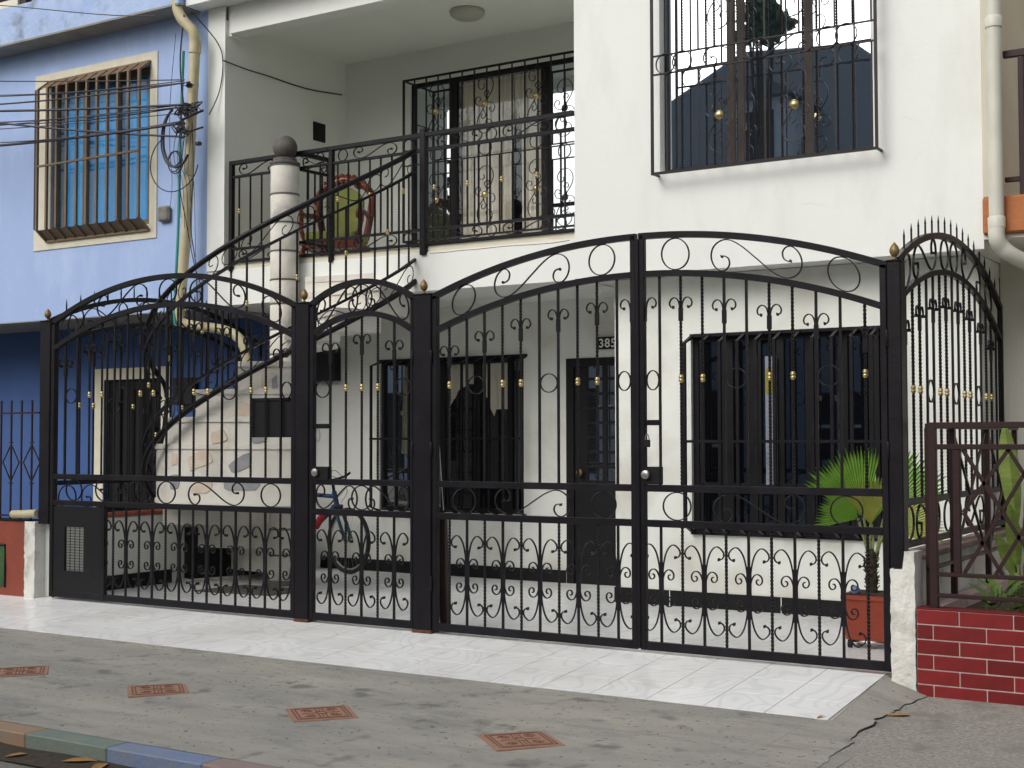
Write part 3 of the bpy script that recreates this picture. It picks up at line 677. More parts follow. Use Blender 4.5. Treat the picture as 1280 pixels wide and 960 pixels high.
# upper right window grille
def grille(x0, x1, z0, z1, y, yw, m, name='window_grille'):
    gq = ph(name, MB().box(x0,x0+.02,y-.01,y+.01,z0,z1).box(x1-.02,x1,y-.01,y+.01,z0,z1).box(x0+.02,x1-.02,y-.01,y+.01,z0,z0+.02).box(x0+.02,x1-.02,y-.01,y+.01,z1-.02,z1), m)
    mb = MB()
    for x in (x0+.01, x1-.01):
        for z in (z0+.01, z1-.01): mb.box(x-.008,x+.008,y+.01,yw,z-.008,z+.008)
    P('bracket', mb, m, gq); return gq
g1 = grille(4.965,6.80,3.475,5.9,1.88,YU,iron_g)
P('rail', MB().box(4.985,6.78,1.872,1.888,4.425,4.437), iron_g, g1); P('rail', MB().box(4.985,6.78,1.872,1.888,4.275,4.287), iron_g, g1)
gx = [4.965+.138*i for i in range(1,14)]
for i, x in enumerate(gx):
    if x > 6.76: continue
    if i in (4, 8): segs = [(3.49,3.58),(4.19,4.275),(4.437,5.88)]
    else: segs = [(3.49,4.276),(4.436,5.88)]
    for a, b_ in segs: bar(g1, x, a, b_, i % 2 == 1 and b_-a > .2, m=iron_g, s=.012, y=1.88)
for x in (5.56, 6.17): ornament(g1, x, 3.885, 1.87, iron_g, .92); ornament(g1, x, 4.85, 1.87, iron_g, .92)
for x in (5.10, 5.245, 6.43, 6.575): ring(g1, x, 4.356, .082, .082, None, iron_g, 1.868)
for x, fl_ in ((5.70,1),(6.05,-1)): sscroll(g1, x, 4.356, .27, .16, fl_, None, iron_g, 1.868)
# balcony window grille
g2 = grille(1.17,3.30,3.44,5.18,3.65,3.88,iron_g)
P('rail', MB().box(1.19,3.28,3.643,3.657,4.41,4.422), iron_g, g2); P('rail', MB().box(1.19,3.28,3.643,3.657,4.25,4.262), iron_g, g2)
gx = [1.17+.1522*i for i in range(1,14)]
for i, x in enumerate(gx):
    for a, b_ in ((3.458,4.252),(4.42,5.163)): bar(g2, x, a, b_, i % 2 == 1, m=iron_g, s=.012, y=3.65)
for x in (1.61,2.22,2.83):
    ornament(g2, x, 4.785, 3.64, iron_g, .95); ornament(g2, x, 3.855, 3.64, iron_g, .95); ring(g2, x, 4.336, .075, .075, None, iron_g, 3.64)
# ground floor grilles: square tubes with sloped tops and bottoms
def bargrille(parent, x0, x1, z0, z1, y, yw, n, m, mid, s=.024, slope=.05, nm='window_grille', midw=.022):
    gq = P(nm, MB().box(x0-.014,x1+.014,yw-.025,yw-.001,z1+slope,z1+slope+.025), m, parent)
    P('wall_rail', MB().box(x0-.014,x1+.014,yw-.025,yw-.001,z0-slope-.025,z0-slope), m, gq)
    for i in range(n+1):
        x = x0+(x1-x0)*i/n; h = s/2
        P('grille_bar', MB().flat([(x,yw-.02,z0-slope),(x,y,z0),(x,y+.0001,(z0+z1)/2),(x,y,z1),(x,yw-.02,z1+slope)], s, s, up=(1,0,0)), m, gq)
    for z in mid: P('rail', MB().box(x0-.01,x1+.01,y-h-.006,y+h-.006,z-midw/2,z+midw/2), m, gq)
    return gq
bargrille(H, 1.10,2.87,.67,2.12,3.20,3.37,11,iron,[1.37],.022,.045)
bargrille(H, 5.115,6.80,.67,2.14,2.15,2.31,11,iron,[1.345],.026,.055)

# ------------------------------------------------------------------ balcony railing
def balc(x0, x1, label, seed, rings, scr, brs, posts):
    t = thing('balcony_railing', label, 'railing', (x0, YU-.0, 0), 0, 'black iron balcony railings'); W = x1-x0
    for z0, z1, dp in ((4.085,4.125,.05),(3.952,3.976,.03),(3.235,3.259,.03),(3.105,3.130,.03)):
        P('rail', MB().bbox(0,W,-dp/2,dp/2,z0,z1,.003), iron, t)
    for x in posts: P('post', MB().bbox(x-.022,x+.022,-.024,.024,3.03,4.086,.003), iron, t)
    for i, x in enumerate(brs): bar(t, x, 3.258, 3.953, i % 3 != 0, 3.62 if i % 3 == 0 else None, s=.013)
    for zc, H_ in ((4.03,.108),(3.183,.10)):
        for x in rings: ring(t, x, zc, H_/2)
        for x, h_, f_ in scr: sscroll(t, x, zc, h_, H_, f_)
    return t
balc(.27,1.535,'left stretch of black balcony railing, behind the ball topped white column',1,[],[(.36,.24,-1),(1.0,.20,1)],[.12+.148*i for i in range(9)],[.02])
balc(1.54,2.62,'middle stretch of black balcony railing, in front of the carved armchair',2,[.16,.92],[(.54,.25,-1)],[.10+.127*i for i in range(8)],[.025])
balc(2.66,4.185,'right stretch of black balcony railing, in front of the curtained window',3,[.70,1.40],[(.36,.24,1),(1.06,.24,-1)],[.09+.119*i for i in range(12)],[-.01])
# the short return beside the column
t = thing('railing_return', 'short black railing running back from the white column at the head of the stairs', 'railing', (1.22, 1.96, 0), R_(86))
for z0, z1 in ((4.08,4.12),(3.935,3.96),(3.235,3.26),(3.11,3.135)): P('rail', MB().bbox(0,.40,-.018,.018,z0-.01,z1-.01,.003), iron, t)
P('post', MB().bbox(.37,.415,-.022,.022,3.04,4.07,.003), iron, t)
for i in range(3): bar(t, .09+.1*i, 3.245, 3.93, i != 1, 3.6 if i == 1 else None, s=.013)
sscroll(t, .19, 4.01, .16, .10, -1); sscroll(t, .19, 3.183, .16, .09, 1)

# ------------------------------------------------------------------ column with ball
cx, cy = 1.10, 1.87
t = thing('column', 'round white column with grey ring joints and a grey stone ball on top', 'column', (cx, cy, 0))
rz = [3.965,3.69,3.418,3.147,2.875,2.646,2.404,2.169,1.937,1.70,1.465,1.226,.99,.76,.526,.285,.0]
for a, b_ in zip(rz[1:], rz): P('drum', MB().lathe([(.133,a+.008),(.135,a+.012),(.135,b_-.012),(.133,b_-.008)], n=32), grimy, t, smooth=True)
for z in rz[:-1]: P('joint_ring', MB().lathe([(.132,z-.009),(.139,z-.007),(.140,z),(.139,z+.007),(.132,z+.009)], n=32), ringm, t, smooth=True)
P('cap', MB().lathe([(.138,3.974),(.145,3.98),(.145,3.995),(.128,4.0),(.115,4.01),(.112,4.035),(.10,4.04)], n=32), stone, t, smooth=True)
P('ball', MB().lathe([(max(.003,.117*sin(a)), 4.145-.117*cos(a)) for a in [pi*(.06+.94*i/16) for i in range(17)]], n=28), stone, t, smooth=True)
P('base', MB().lathe([(.17,.0),(.17,.04),(.15,.05)], n=28), ringm, t, smooth=True)

# ------------------------------------------------------------------ spiral stairs
CX, CY = 1.2, 1.87
ST = thing('spiral_stairs', 'curved cream staircase rising round the column, with grey and orange painted stones', 'stairs', (CX, CY, 0))
def sector(a0, a1, r0, r1, z0, z1, n=None, nose=0):
    n = n or max(3, int(abs(a1-a0)/4)); mb = MB(); vs = []
    for i in range(n+1):
        a = R_(a0+(a1-a0)*i/n)
        vs += [(r0*cos(a),r0*sin(a),z0),(r1*cos(a),r1*sin(a),z0),(r1*cos(a),r1*sin(a),z1),(r0*cos(a),r0*sin(a),z1)]
    fs = [(0,1,2,3)]
    for i in range(n):
        k = i*4
        for q in range(4): fs.append((k+q, k+4+q, k+4+(q+1)%4, k+(q+1)%4))
    fs.append((n*4+3,n*4+2,n*4+1,n*4)); return mb.add(vs, fs)
RS = 1.235
zt = [1.33+.235*i for i in range(7)]+[2.895]
for i in range(5):     # lower flight, behind
    z = .16+.235*i; P('step', sector(130+20*i, 151+20*i, .14, RS-.02, max(0,z-.30), z), stairm, ST)
for i in range(4):     # massive layers
    a0 = 229.5+20*i; zb = .82 if i == 0 else zt[i-1]
    P('step', sector(a0, 318, .14, RS-.004*(i % 2), zb+.0, zt[i]-.045), stairm, ST)
    P('tread', sector(a0-.6, 318.3, .14, RS+.012, zt[i]-.045, zt[i]), stairm, ST)
    if i == 0:
        P('step', sector(a0-18, 318, .14, RS+.010, .80, .835), stairm, ST)
for i in range(4, 8):
    a0 = 229.5+20*i; a1 = a0+21 if i < 7 else a0+24
    P('step', sector(a0, a1, .14, RS-.01, zt[i]-[.12,.20,.26,.28][i-4], zt[i]-.055), stairm, ST)
    pr = [(0,-.055),(.022,-.05),(.03,-.027),(.022,-.004),(0,0)]
    P('tread', sector(a0-1.2, a1, .14, RS+.012, zt[i]-.055, zt[i]), grimy, ST)
P('support_wall', MB().prism([(-1.24,-.38),(-.90,.66),(-.80,1.05),(-.92,1.05),(-1.02,.68),(-1.36,-.36)], .0, .815), stairm, ST)
# painted stones
def patch(a, z, w_, h_, rot, m, seed, R0=RS+.002):
    rr = random.Random(seed); n = 9; mb = MB(); rim = []
    for i in range(n):
        q = 2*pi*i/n; k = rr.uniform(.75,1.15); e = .5
        uu = w_/2*k*math.copysign(abs(cos(q))**e, cos(q)); vv = h_/2*k*math.copysign(abs(sin(q))**e, sin(q))
        rim.append((uu*cos(rot)-vv*sin(rot), uu*sin(rot)+vv*cos(rot)))
    def pt(uu, vv, rad): t_ = R_(a)+uu/R0; return (rad*cos(t_), rad*sin(t_), z+vv)
    vs = [pt(0,0,R0+.006)]+[pt(x,y,R0+.005) for x,y in rim]+[pt(x*1.03,y*1.03,R0-.01) for x,y in rim]
    fs = [(0,1+i,1+(i+1)%n) for i in range(n)]+[(1+i,1+n+i,1+n+(i+1)%n,1+(i+1)%n) for i in range(n)]
    P('painted_stone', mb.add(vs, fs), m, ST)
for k, (a, z, w_, h_, rt, m) in enumerate([(298,1.40,.14,.13,.2,pgray),(291,1.165,.24,.11,.45,pgray),(291,.985,.30,.11,0,pgray),(293,1.62,.13,.2,1.2,porange),(281,1.40,.18,.11,.2,porange),(272,1.19,.26,.14,.4,porange),(272.6,.965,.24,.12,.1,porange),(304.5,1.83,.05,.17,0,pgray),(300,1.86,.04,.16,0,porange),(256,1.2,.10,.12,0,porange)]): patch(a, z, w_, h_, rt, m, k)
for k, (a, z, w_, h_, m) in enumerate([(256,1.0,.16,.12,pgray)]): patch(a, z, w_, h_, .1, m, 20+k)
# black stepped box by the stairs
t = thing('storage_box', 'black stepped box standing under the curved stairs behind the widest gate panel', 'box', (-.04, 1.49, 0), R_(72))
P('body', MB().bbox(.16,.40,-.16,-.01,.03,.52), black, t); P('lower_section', MB().bbox(.401,.88,-.16,-.01,.03,.33), black, t)
P('slab', MB().bbox(.12,.93,-.19,-.005,.0,.03), grimy, t)
tag(P('floor_mat', MB().prism([(.80,1.02),(1.62,1.10),(1.66,1.62),(.86,1.60)], .001, .014), stone), 'dark grey mat on the tiles at the foot of the column', 'mat')

# stair handrail
SR = thing('stair_railing', 'black curved iron stair railing with brass collars sweeping up to the balcony', 'railing', (CX, CY, 0))
RR = 1.341
def hz(a, h=0): return .518+.70*(a-pi)+h
def helix(a0, a1, h, r, flatb=None, nm='handrail', n=70):
    pts = []
    for i in range(n+1):
        a = R_(a0+(a1-a0)*i/n); pts.append((RR*cos(a), RR*sin(a), hz(a, h)))
    if flatb: return P(nm, MB().sweep(pts, [(-flatb[0]/2,-flatb[1]/2),(flatb[0]/2,-flatb[1]/2),(flatb[0]/2,flatb[1]/2),(-flatb[0]/2,flatb[1]/2)], up=(0,0,1)), iron, SR, smooth=True)
    return P(nm, MB().tube(pts, r, 10), iron, SR, smooth=True)
A0, A1 = 200, 366
helix(A0, 366, 1.19, .024); helix(A0, 366, 1.0, 0, (.03,.022), 'rail'); helix(A0, A1, .20, 0, (.03,.022), 'rail'); helix(A0, A1, .0, .026, nm='stringer_rail')
na = 27
for i in range(na):
    a = R_(A0+4+i*6.05); x, y = RR*cos(a), RR*sin(a); z0 = hz(a,.20); z1 = hz(a,1.0); mb = MB()
    if i % 3 == 0: mb.box(x-.007,x+.007,y-.007,y+.007,z0,z1)
    else: twist(mb, x, z0, z1, y)
    o = P('baluster', mb, iron, SR)
    if i % 3 == 0: PC('brass_collar', COLLAR, (x, y, (z0+z1)/2), o)
# scrolls between the paired rails
def hscroll(ac, h, hw, flip, HH=.165):
    half = crom(SH, 4); full = [(-a, -b) for a, b in reversed(half)]+half[1:]
    pts = []
    for a, b in full:
        t_ = R_(ac)+flip*a*(hw/.278)/RR; pts.append((RR*cos(t_), RR*sin(t_), hz(t_, h)+b*HH/.184))
    P('scroll', MB().tube(pts, .0048, 5), iron, SR, smooth=True)
def hring(ac, h, r=.08):
    P('ring', MB().tube([((RR)*cos(R_(ac)+r*cos(q)/RR), RR*sin(R_(ac)+r*cos(q)/RR), hz(R_(ac)+r*cos(q)/RR, h)+r*sin(q)) for q in [2*pi*i/24 for i in range(24)]], .0048, 5, True), iron, SR, smooth=True)
for h in (1.095,.10):
    for ac, fl_ in ((218,1),(246,-1),(274,1),(302,-1),(330,1),(355,-1)): hscroll(ac, h, .22, fl_)
    for ac in (232,260,288,316,343): hring(ac, h, .07)
# volute newel at the foot
def pol(a, z, rr=RR): return (rr*cos(R_(a)), rr*sin(R_(a)), z)
P('newel_volute', MB().tube(crom([pol(200,hz(R_(200),1.19)),pol(197,1.90),pol(195,1.78),pol(196,1.55),pol(199,1.35),pol(203,1.22),pol(208,1.15)], 5), .022, 8), iron, SR, smooth=True)
P('newel_volute', MB().tube(crom([pol(206,1.95),pol(209,1.85),pol(211,1.70),pol(208,1.55),pol(204,1.45),pol(201,1.30),pol(200,1.15),pol(202,.9)], 5), .014, 8), iron, SR, smooth=True)
P('end_post', MB().bbox(1.405,1.465,.10,.16,3.02,4.16,.004), iron, SR)

# ------------------------------------------------------------------ armchair on the balcony
t = thing('armchair', 'ornate carved red wood armchair with green upholstery on the balcony', 'armchair', (.93, 2.86, 3.06), R_(20)); t.scale = (.86,.86,.86)
w2 = .29
def outline(k): return [(-.26*k,.42),(-.30*k,.60),(-.33*k,.80),(-.34*k,.95),(-.26*k,1.06),(-.14*k,1.12),(0,1.16),(.14*k,1.12),(.26*k,1.06),(.34*k,.95),(.33*k,.80),(.30*k,.60),(.26*k,.42)]
P('back_panel', MB().prismy([(a*.70,.44+(b-.42)*.86) for a,b in outline(1)], .24,.30), uphol, t)
P('back_frame', MB().tube([(a,.27,b) for a,b in crom(outline(1),3)], .045, 8, up=(0,1,0)), wood_r, t, smooth=True)
mb = MB().tube([(-.26+.52*i/48,.26,1.10+.09*(1-((i-24)/24)**2)+.018*cos(i*.9)) for i in range(49)], .030, 7, up=(0,1,0))
for q in (-.17,-.06,.06,.17): mb.tube([(q+.035*cos(a),.225,1.12-abs(q)*.2+.035*sin(a)) for a in [i*.6 for i in range(10)]], .014, 6, up=(0,1,0))
P('carved_crest', mb, wood_r, t, smooth=True)
P('seat', MB().bbox(-.31,.31,-.30,.25,.34,.46,.03), uphol, t); P('seat_rail', MB().bbox(-.33,.33,-.32,.26,.25,.34,.015), wood_r, t)
for s in (-1,1):
    P('arm', MB().tube(crom([(s*.30,.24,.70),(s*.36,.08,.70),(s*.38,-.12,.68),(s*.37,-.25,.70),(s*.36,-.30,.66),(s*.35,-.26,.62)],4), .032, 8), wood_r, t, smooth=True)
    P('arm_post', MB().tube(crom([(s*.32,-.20,.34),(s*.35,-.26,.46),(s*.37,-.22,.58),(s*.37,-.22,.68)],4), .028, 8, up=(0,1,0)), wood_r, t, smooth=True)
    P('leg', MB().tube(crom([(s*.31,-.28,.26),(s*.34,-.32,.16),(s*.31,-.31,.06),(s*.33,-.35,.0)],4), .034, 8, up=(0,1,0)), wood_r, t, smooth=True)
    P('leg', MB().tube(crom([(s*.28,.24,.26),(s*.28,.26,.14),(s*.29,.30,.0)],4), .03, 8, up=(0,1,0)), wood_r, t, smooth=True)

# ------------------------------------------------------------------ low side walls and stub walls
def brow(parent, m, x0,x1,y0,y1,z0,z1, nm='body'): return P(nm, MB().bbox(x0,x1,y0,y1,z0,z1,.006), m, parent)
t = thing('low_wall', 'white low wall with red tile coping on the left side, under the spiked fence', 'wall')
brow(t, grayw, -.06,.05,.06,3.36,0,.66)
for i in range(11): P('coping_tile', MB().bbox(-.08,.075,.06+.3*i+.003,.06+.3*(i+1)-.003,.66,.70,.01), coping, t)
P('skirting', MB().box(.05,.06,.06,1.46,0,.13), black, t)
t = thing('low_wall', 'low wall with worn pinkish coping on the right side, behind the brown lattice', 'wall')
brow(t, white_r, 7.40,7.50,.08,2.90,-.12,.655)
for i in range(8): P('coping_tile', MB().bbox(7.385,7.55,.10+.35*i+.003,.10+.35*(i+1)-.003,.655,.69+.004*(i%2),.006), copingp, t)
def rough_wall(x0,x1,y0,y1,z0,ztops,label):
    mb = MB(); nx = 8; nz = 30; vs = []; fs = []; rr = random.Random(int(x0*100)); 
    for j in range(nz+1):
        for i in range(nx+1):
            x = x0+(x1-x0)*i/nx; zt_ = ztops(x); z = z0+(zt_-z0)*j/nz; e = .006 if i in (0,nx) else 0
            vs.append((x+rr.uniform(-1,1)*.003, y0+rr.uniform(-.004,.004), z))
    for j in range(nz):
        for i in range(nx): k = j*(nx+1)+i; fs.append((k,k+1,k+nx+2,k+nx+1))
    mb.add(vs, fs); mb.box(x0+.003,x1-.003,y0+.002,y1,z0,ztops(x0)-.004)
    if ztops(x1) != ztops(x0): mb.box((x0+x1)/2+.012,x1-.003,y0+.002,y1,ztops(x0)-.006,ztops(x1)-.004)
    o = P('stub_wall', mb, white_r, smooth=True); return tag(o, label, 'wall', 'white stub walls ending the gate line')
rough_wall(7.425,7.565,-.055,.12,-.12,lambda x: .618 if x < 7.5 else .722,'rough white plastered stub wall beside the red brick planter')
rough_wall(-.17,-.035,-.055,.12,-.10,lambda x: .66,'white stub wall at the left end of the gates, beside the red brown wall')
t = thing('drain_pipe_end', 'short cream pipe lying on top of the left white stub wall', 'pipe', (0,0,0))
P('pipe', MB().tube([(-.34,-.05,.715),(-.20,-.04,.72),(-.04,-.03,.73)], .035, 12), pvcy, t, smooth=True)
P('bore', MB().tube([(-.3405,-.05,.715),(-.335,-.05,.715)], .028, 12), woodp, t)

# left neighbour's red wall with fence
t = thing('planter_wall', 'red brown painted garden wall at the left edge, in front of the blue house', 'wall')
P('body', MB().bbox(-2.6,-.172,-.03,.12,-.10,.655,.008), redwall, t)
P('green_panel', MB().bbox(-2.2,-.455,-.036,-.031,.07,.44,.001), green_p, t)
P('panel_rim', MB().tube([(-.455,-.034,.07),(-.452,-.034,.25),(-.455,-.034,.44),(-1.2,-.034,.445)], .012, 6), black, t)
P('lintel', MB().box(-2.6,-.172,-.035,.125,.655,.668), black, t)
t = thing('garden_fence', 'thin purplish iron fence with diamond scrolls on the red wall at the far left', 'fence', (-2.6, .03, 0))
P('rail', MB().box(0,2.5,-.008,.008,1.60,1.615), iron_b, t); P('rail', MB().box(0,2.5,-.008,.008,.69,.705), iron_b, t)
for i in range(17):
    x = 2.545-.1395*(i+.0)-.0; x -= .0
    if x < 0: continue
    bar(t, x, .668, 1.72, m=iron_b, s=.013)
    if i % 2 == 1 and x > .2:
        P('diamond_scroll', MB().flat([(x,0,1.33),(x-.11,0,1.17),(x,0,1.0)], .008,.010).flat([(x,0,1.33),(x+.11,0,1.17),(x,0,1.0)], .008,.010).flat([(x-.025,0,1.345),(x+.025,0,1.345)],.01,.012).flat([(x-.025,0,.985),(x+.025,0,.985)],.01,.012), iron_b, t)

# ------------------------------------------------------------------ blue house (left)
B = thing('blue_house', 'light blue house at the left with a brown barred window and blue curtains', 'house')
def pb(name, mb, m=blue, **k): return P(name, mb, m, B, **k)
pb('upper_wall', MB().box(-20,-2.40,YU+.0,YU+.15,2.68,5.70).box(-.86,-.035,YU+.0,YU+.15,2.68,5.70).box(-2.40,-.86,YU,YU+.15,2.68,3.60).box(-2.40,-.86,YU,YU+.15,5.26,5.70))  # walls and slab underside carried on unseen at the left to block light
fm_ = pb('window_surround', MB().box(-2.67,-2.40,YU-.012,YU,3.45,5.40).box(-.86,-.755,YU-.012,YU,3.45,5.40).box(-2.40,-.86,YU-.012,YU,3.45,3.60).box(-2.40,-.86,YU-.012,YU,5.26,5.40), cream)
pb('slab_underside', MB().box(-20,-.035,YU+.15,3.2,2.68,2.80).box(-20,-.035,YU+.002,YU+.15,2.67,2.679), conc_u)
pb('roof_slab', MB().box(-9,-.16,YU-.30,YU+.2,5.72,6.12), bluepeel)
pb('roof_slab_underside', MB().box(-9,-.16,YU-.30,YU+.15,5.70,5.72), conc_u)
pb('parapet_wall', MB().box(-9,-3.33,YU+.25,YU+.4,6.0,7.5), cream)
pb('dark_room', MB().box(-3.32,-.2,YU+.6,YU+.7,5.9,7.6), mat('maroon_dark', (.05,.008,.012), .8))
pb('window_post', MB().box(-3.33,-3.22,YU+.28,YU+.36,6.0,7.5), woodp); 
pb('terrace_rail', MB().tube([(-9,YU+.1,6.42),(-.2,YU+.1,6.42)], .02, 8), iron_b)
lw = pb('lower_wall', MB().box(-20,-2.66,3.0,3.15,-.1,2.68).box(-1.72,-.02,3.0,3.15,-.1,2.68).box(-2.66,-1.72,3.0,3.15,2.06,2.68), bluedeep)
df = pb('door_surround', MB().box(-2.82,-2.66,2.985,2.999,0,2.19).box(-1.72,-1.56,2.985,2.999,0,2.19).box(-2.66,-1.72,2.985,2.999,2.06,2.19), cream)
dd = pb('dark_door', MB().bbox(-2.66,-1.72,3.05,3.1,0,2.06), black)
for i in range(4):
    P('door_panel', MB().bbox(-2.60+.22*i,-2.42+.22*i,3.035,3.05,.15,1.95,.006), black, dd)
for i in range(6): P('stile_bar', MB().box(-2.6+.17*i,-2.585+.17*i,3.0,3.012,0,2.06), iron, dd)
pb('wall_box', MB().bbox(-1.45,-1.15,2.9,2.998,1.75,2.05), black)
# window behind cage
wq = pb('window', MB().box(-2.40,-2.33,2.03,2.07,3.60,5.26).box(-.93,-.86,2.03,2.07,3.60,5.26).box(-1.93,-1.87,2.03,2.07,3.60,5.26).box(-1.42,-1.36,2.03,2.07,3.60,5.26).box(-2.33,-.93,2.03,2.07,5.18,5.26).box(-2.33,-.93,2.03,2.07,3.60,3.66), bronze)
for a, b_ in ((-2.33,-1.93),(-1.87,-1.42),(-1.36,-.93)): P('pane', MB().box(a,b_,2.048,2.054,3.66,5.18), g_clear, wq)
curtain(wq,-2.36,-.90,3.62,5.20,2.105,curt_b,9,.022,seed=9)
pb('room_behind', MB().box(-2.40,-.86,2.26,2.3,3.6,5.26), dark)
bg_ = bargrille(B, -2.44,-.86,3.65,5.185,1.84,YU-.012,10,bronze,[4.34],.027,.10,midw=.02)
P('sill_plate', MB().add([(-2.44,1.855,3.645),(-.86,1.855,3.645),(-.86,1.975,3.548),(-2.44,1.975,3.548)],[(0,1,2,3),(3,2,1,0)]), bronze, bg_)
P('head_plate', MB().add([(-2.44,1.855,5.20),(-.86,1.855,5.20),(-.86,1.975,5.295),(-2.44,1.975,5.295)],[(0,1,2,3),(3,2,1,0)]), bronze, bg_)
P('side_bar', MB().box(-2.478,-2.459,1.83,1.86,3.65,5.185), iron_b, bg_)
pb('window_junction_box', MB().bbox(-.70,-.54,YU-.06,YU-.0,3.60,3.76,.02), mat('crumpled_grey', (.25,.24,.22), .9, (.15,.14,.13), 20, .5, 1, 40))

# downpipes, hose
dp = thing('downpipe', 'yellowed drain pipe with an elbow on the edge of the blue house', 'pipe')
P('pipe', MB().tube([(-.235,1.82,2.62),(-.155,1.82,3.4),(-.10,1.82,4.4),(-.045,1.82,5.26)], .052, 14, up=(0,1,0)), pvcy, dp, smooth=True)
P('socket', MB().tube([(-.05,1.82,5.22),(-.042,1.82,5.34)], .062, 14, up=(0,1,0)), pvcy, dp, smooth=True)
P('elbow', MB().tube(crom([(-.045,1.82,5.3),(-.045,1.80,5.42),(-.11,1.78,5.50),(-.19,1.76,5.60),(-.23,1.75,5.72),(-.235,1.74,5.95)],5), .055, 14, up=(0,1,0)), pvcy, dp, smooth=True)
P('lower_bend', MB().tube(crom([(-.236,1.82,2.64),(-.22,1.84,2.54),(-.10,1.9,2.50),(.15,2.0,2.46),(.33,2.05,2.38),(.42,2.08,2.2),(.42,2.1,1.9),(.40,2.1,1.2)],5), .05, 14, up=(0,1,0)), pvcy, dp, smooth=True)
for z in (4.9,3.9,3.0): P('clamp', MB().tube([(-.07-.1*(4.9-z)/1.9,1.82,z),(-.07-.1*(4.9-z)/1.9,1.82,z+.03)], .058, 14, up=(0,1,0)), pvcy, dp, smooth=True)
hb = P('hose', MB().tube(crom([(-.165,1.78,5.25),(-.20,1.78,4.5),(-.21,1.78,4.0),(-.225,1.78,3.4),(-.255,1.78,2.9),(-.262,1.78,2.56),(-.24,1.79,2.48)],6), .014, 8, up=(0,1,0)), teal, smooth=True)
tag(hb, 'thin teal hose running down beside the yellowed drain pipe', 'hose')

# ------------------------------------------------------------------ cables on the left
def cbl(pts, r, label, nm='cable', k=6, grp='overhead cables at the left'):
    o = P(nm, MB().tube(crom(pts, k), r, 5, up=(0,.3,1)), cable, smooth=True); return tag(o, label, 'cable', grp)
JX, JY = -.07, 1.70
def over(z0, z1, y0, r, label, sag=.06, x0=-6.0, jy=JY, jx=JX):
    pts = []
    for i in range(9):
        q = i/8; pts.append((x0+(jx-x0)*q, y0+(jy-y0)*q, z0+(z1-z0)*q-sag*4*q*(1-q)))
    cbl(pts, r, label, k=3)
over(5.30,4.68,1.1,.013,'thickest black overhead cable, ending at the tangle on the drain pipe', .05)
over(5.36,4.90,1.2,.009,'black cable arriving at the upper bracket of the drain pipe', .12)
over(5.72,4.93,1.2,.006,'thin cable crossing the top of the blue barred window', .04)
over(5.50,4.90,1.15,.006,'thin cable just above the barred window bars', .10)
over(5.15,4.66,1.1,.007,'thin cable below the thickest one, crossing the window bars', .10)
over(4.75,4.50,1.0,.014,'black cable crossing the middle of the barred window and rising to the tangle', .10)
over(5.55,4.36,1.1,.011,'black cable slanting down across the barred window to the loop beside the pipe', .10)
over(4.98,4.60,1.15,.005,'very thin cable between the two thick ones across the window', .06)
over(5.62,4.92,1.05,.005,'thin cable rising to the upper left corner above the barred window', .16)
over(5.42,4.66,1.3,.006,'thin cable dipping through the upper third of the barred window', .22)
over(5.02,4.52,.95,.006,'thin cable sagging across the middle of the barred window', .20)
over(4.90,4.68,1.25,.005,'thinnest cable running nearly level across the window bars', .02)
cbl([(-6.0,1.0,6.6),(-3.0,1.3,6.1),(-1.2,1.6,5.75),(-.45,1.66,5.62)], .005, 'pale cable slanting down across the peeling blue slab edge')
rr = random.Random(5)
tg = thing('cable_tangle', 'tangle of black cable splices strapped to the yellowed drain pipe', 'cables', (JX-.01, JY, 4.5))
for k in range(26):
    c0 = rr.choice(((.02,.12),(.02,.10),(-.02,-.06),(.0,-.10),(.13,.12),(.08,.36)))
    w0 = .05 if c0[1] > .3 else .11
    pts = [(c0[0]+rr.uniform(-w0,w0), rr.uniform(-.06,.03), c0[1]+rr.uniform(-w0,w0)*.6) for _ in range(5)]
    P('wire_loop', MB().tube(crom(pts,5), rr.choice((.004,.006,.008)), 5), cable, tg, smooth=True)
for q in ((-.03,.0,.13),(.03,-.01,.11),(.0,-.02,-.05),(.02,0,-.09),(.08,0,.36),(.15,0,.12),(.17,.04,-.22)):
    P('splice', MB().bbox(q[0]-.028,q[0]+.028,q[1]-.025,q[1]+.025,q[2]-.018,q[2]+.018,.008), cable, tg)
for k in range(5):
    x_ = -.06+.05*k; P('hanging_wire', MB().tube(crom([(x_,-.02,-.05),(x_-.05,-.02,-.30-.05*k),(x_+.03,-.02,-.62),(x_+.06,-.02,-.95-.1*k)],5), .0035, 4), cable, tg, smooth=True)
P('bracket', MB().tube([(-.02,0,.03),(.12,-.02,.05),(.27,.0,.09)], .012, 6), iron_b, tg)
P('bracket', MB().tube([(.05,0,-.1),(.22,.05,-.06)], .010, 6), iron_b, tg)
def loop(cx_, cz_, rx, rz_, a0, a1, r, label):
    cbl([(cx_+rx*cos(a0+(a1-a0)*i/14), 1.70+.01*i/14, cz_+rz_*sin(a0+(a1-a0)*i/14)) for i in range(15)], r, label, 'cable_loop', 3, 'cable loops by the drain pipe')
loop(-.17,4.37,.19,.30,1.9,5.6,.013,'thick cable loop hanging left of the drain pipe')
loop(-.22,4.36,.17,.28,1.6,5.4,.008,'second cable loop nested beside the thick one')
loop(-.19,4.12,.10,.11,0,6.2,.007,'small round coil of cable below the tangle')
loop(-.21,4.13,.085,.10,0,6.2,.006,'smaller round coil of cable below the tangle')
loop(-.21,4.12,.33,.29,2.0,6.1,.006,'widest thin cable loop hanging below the tangle')
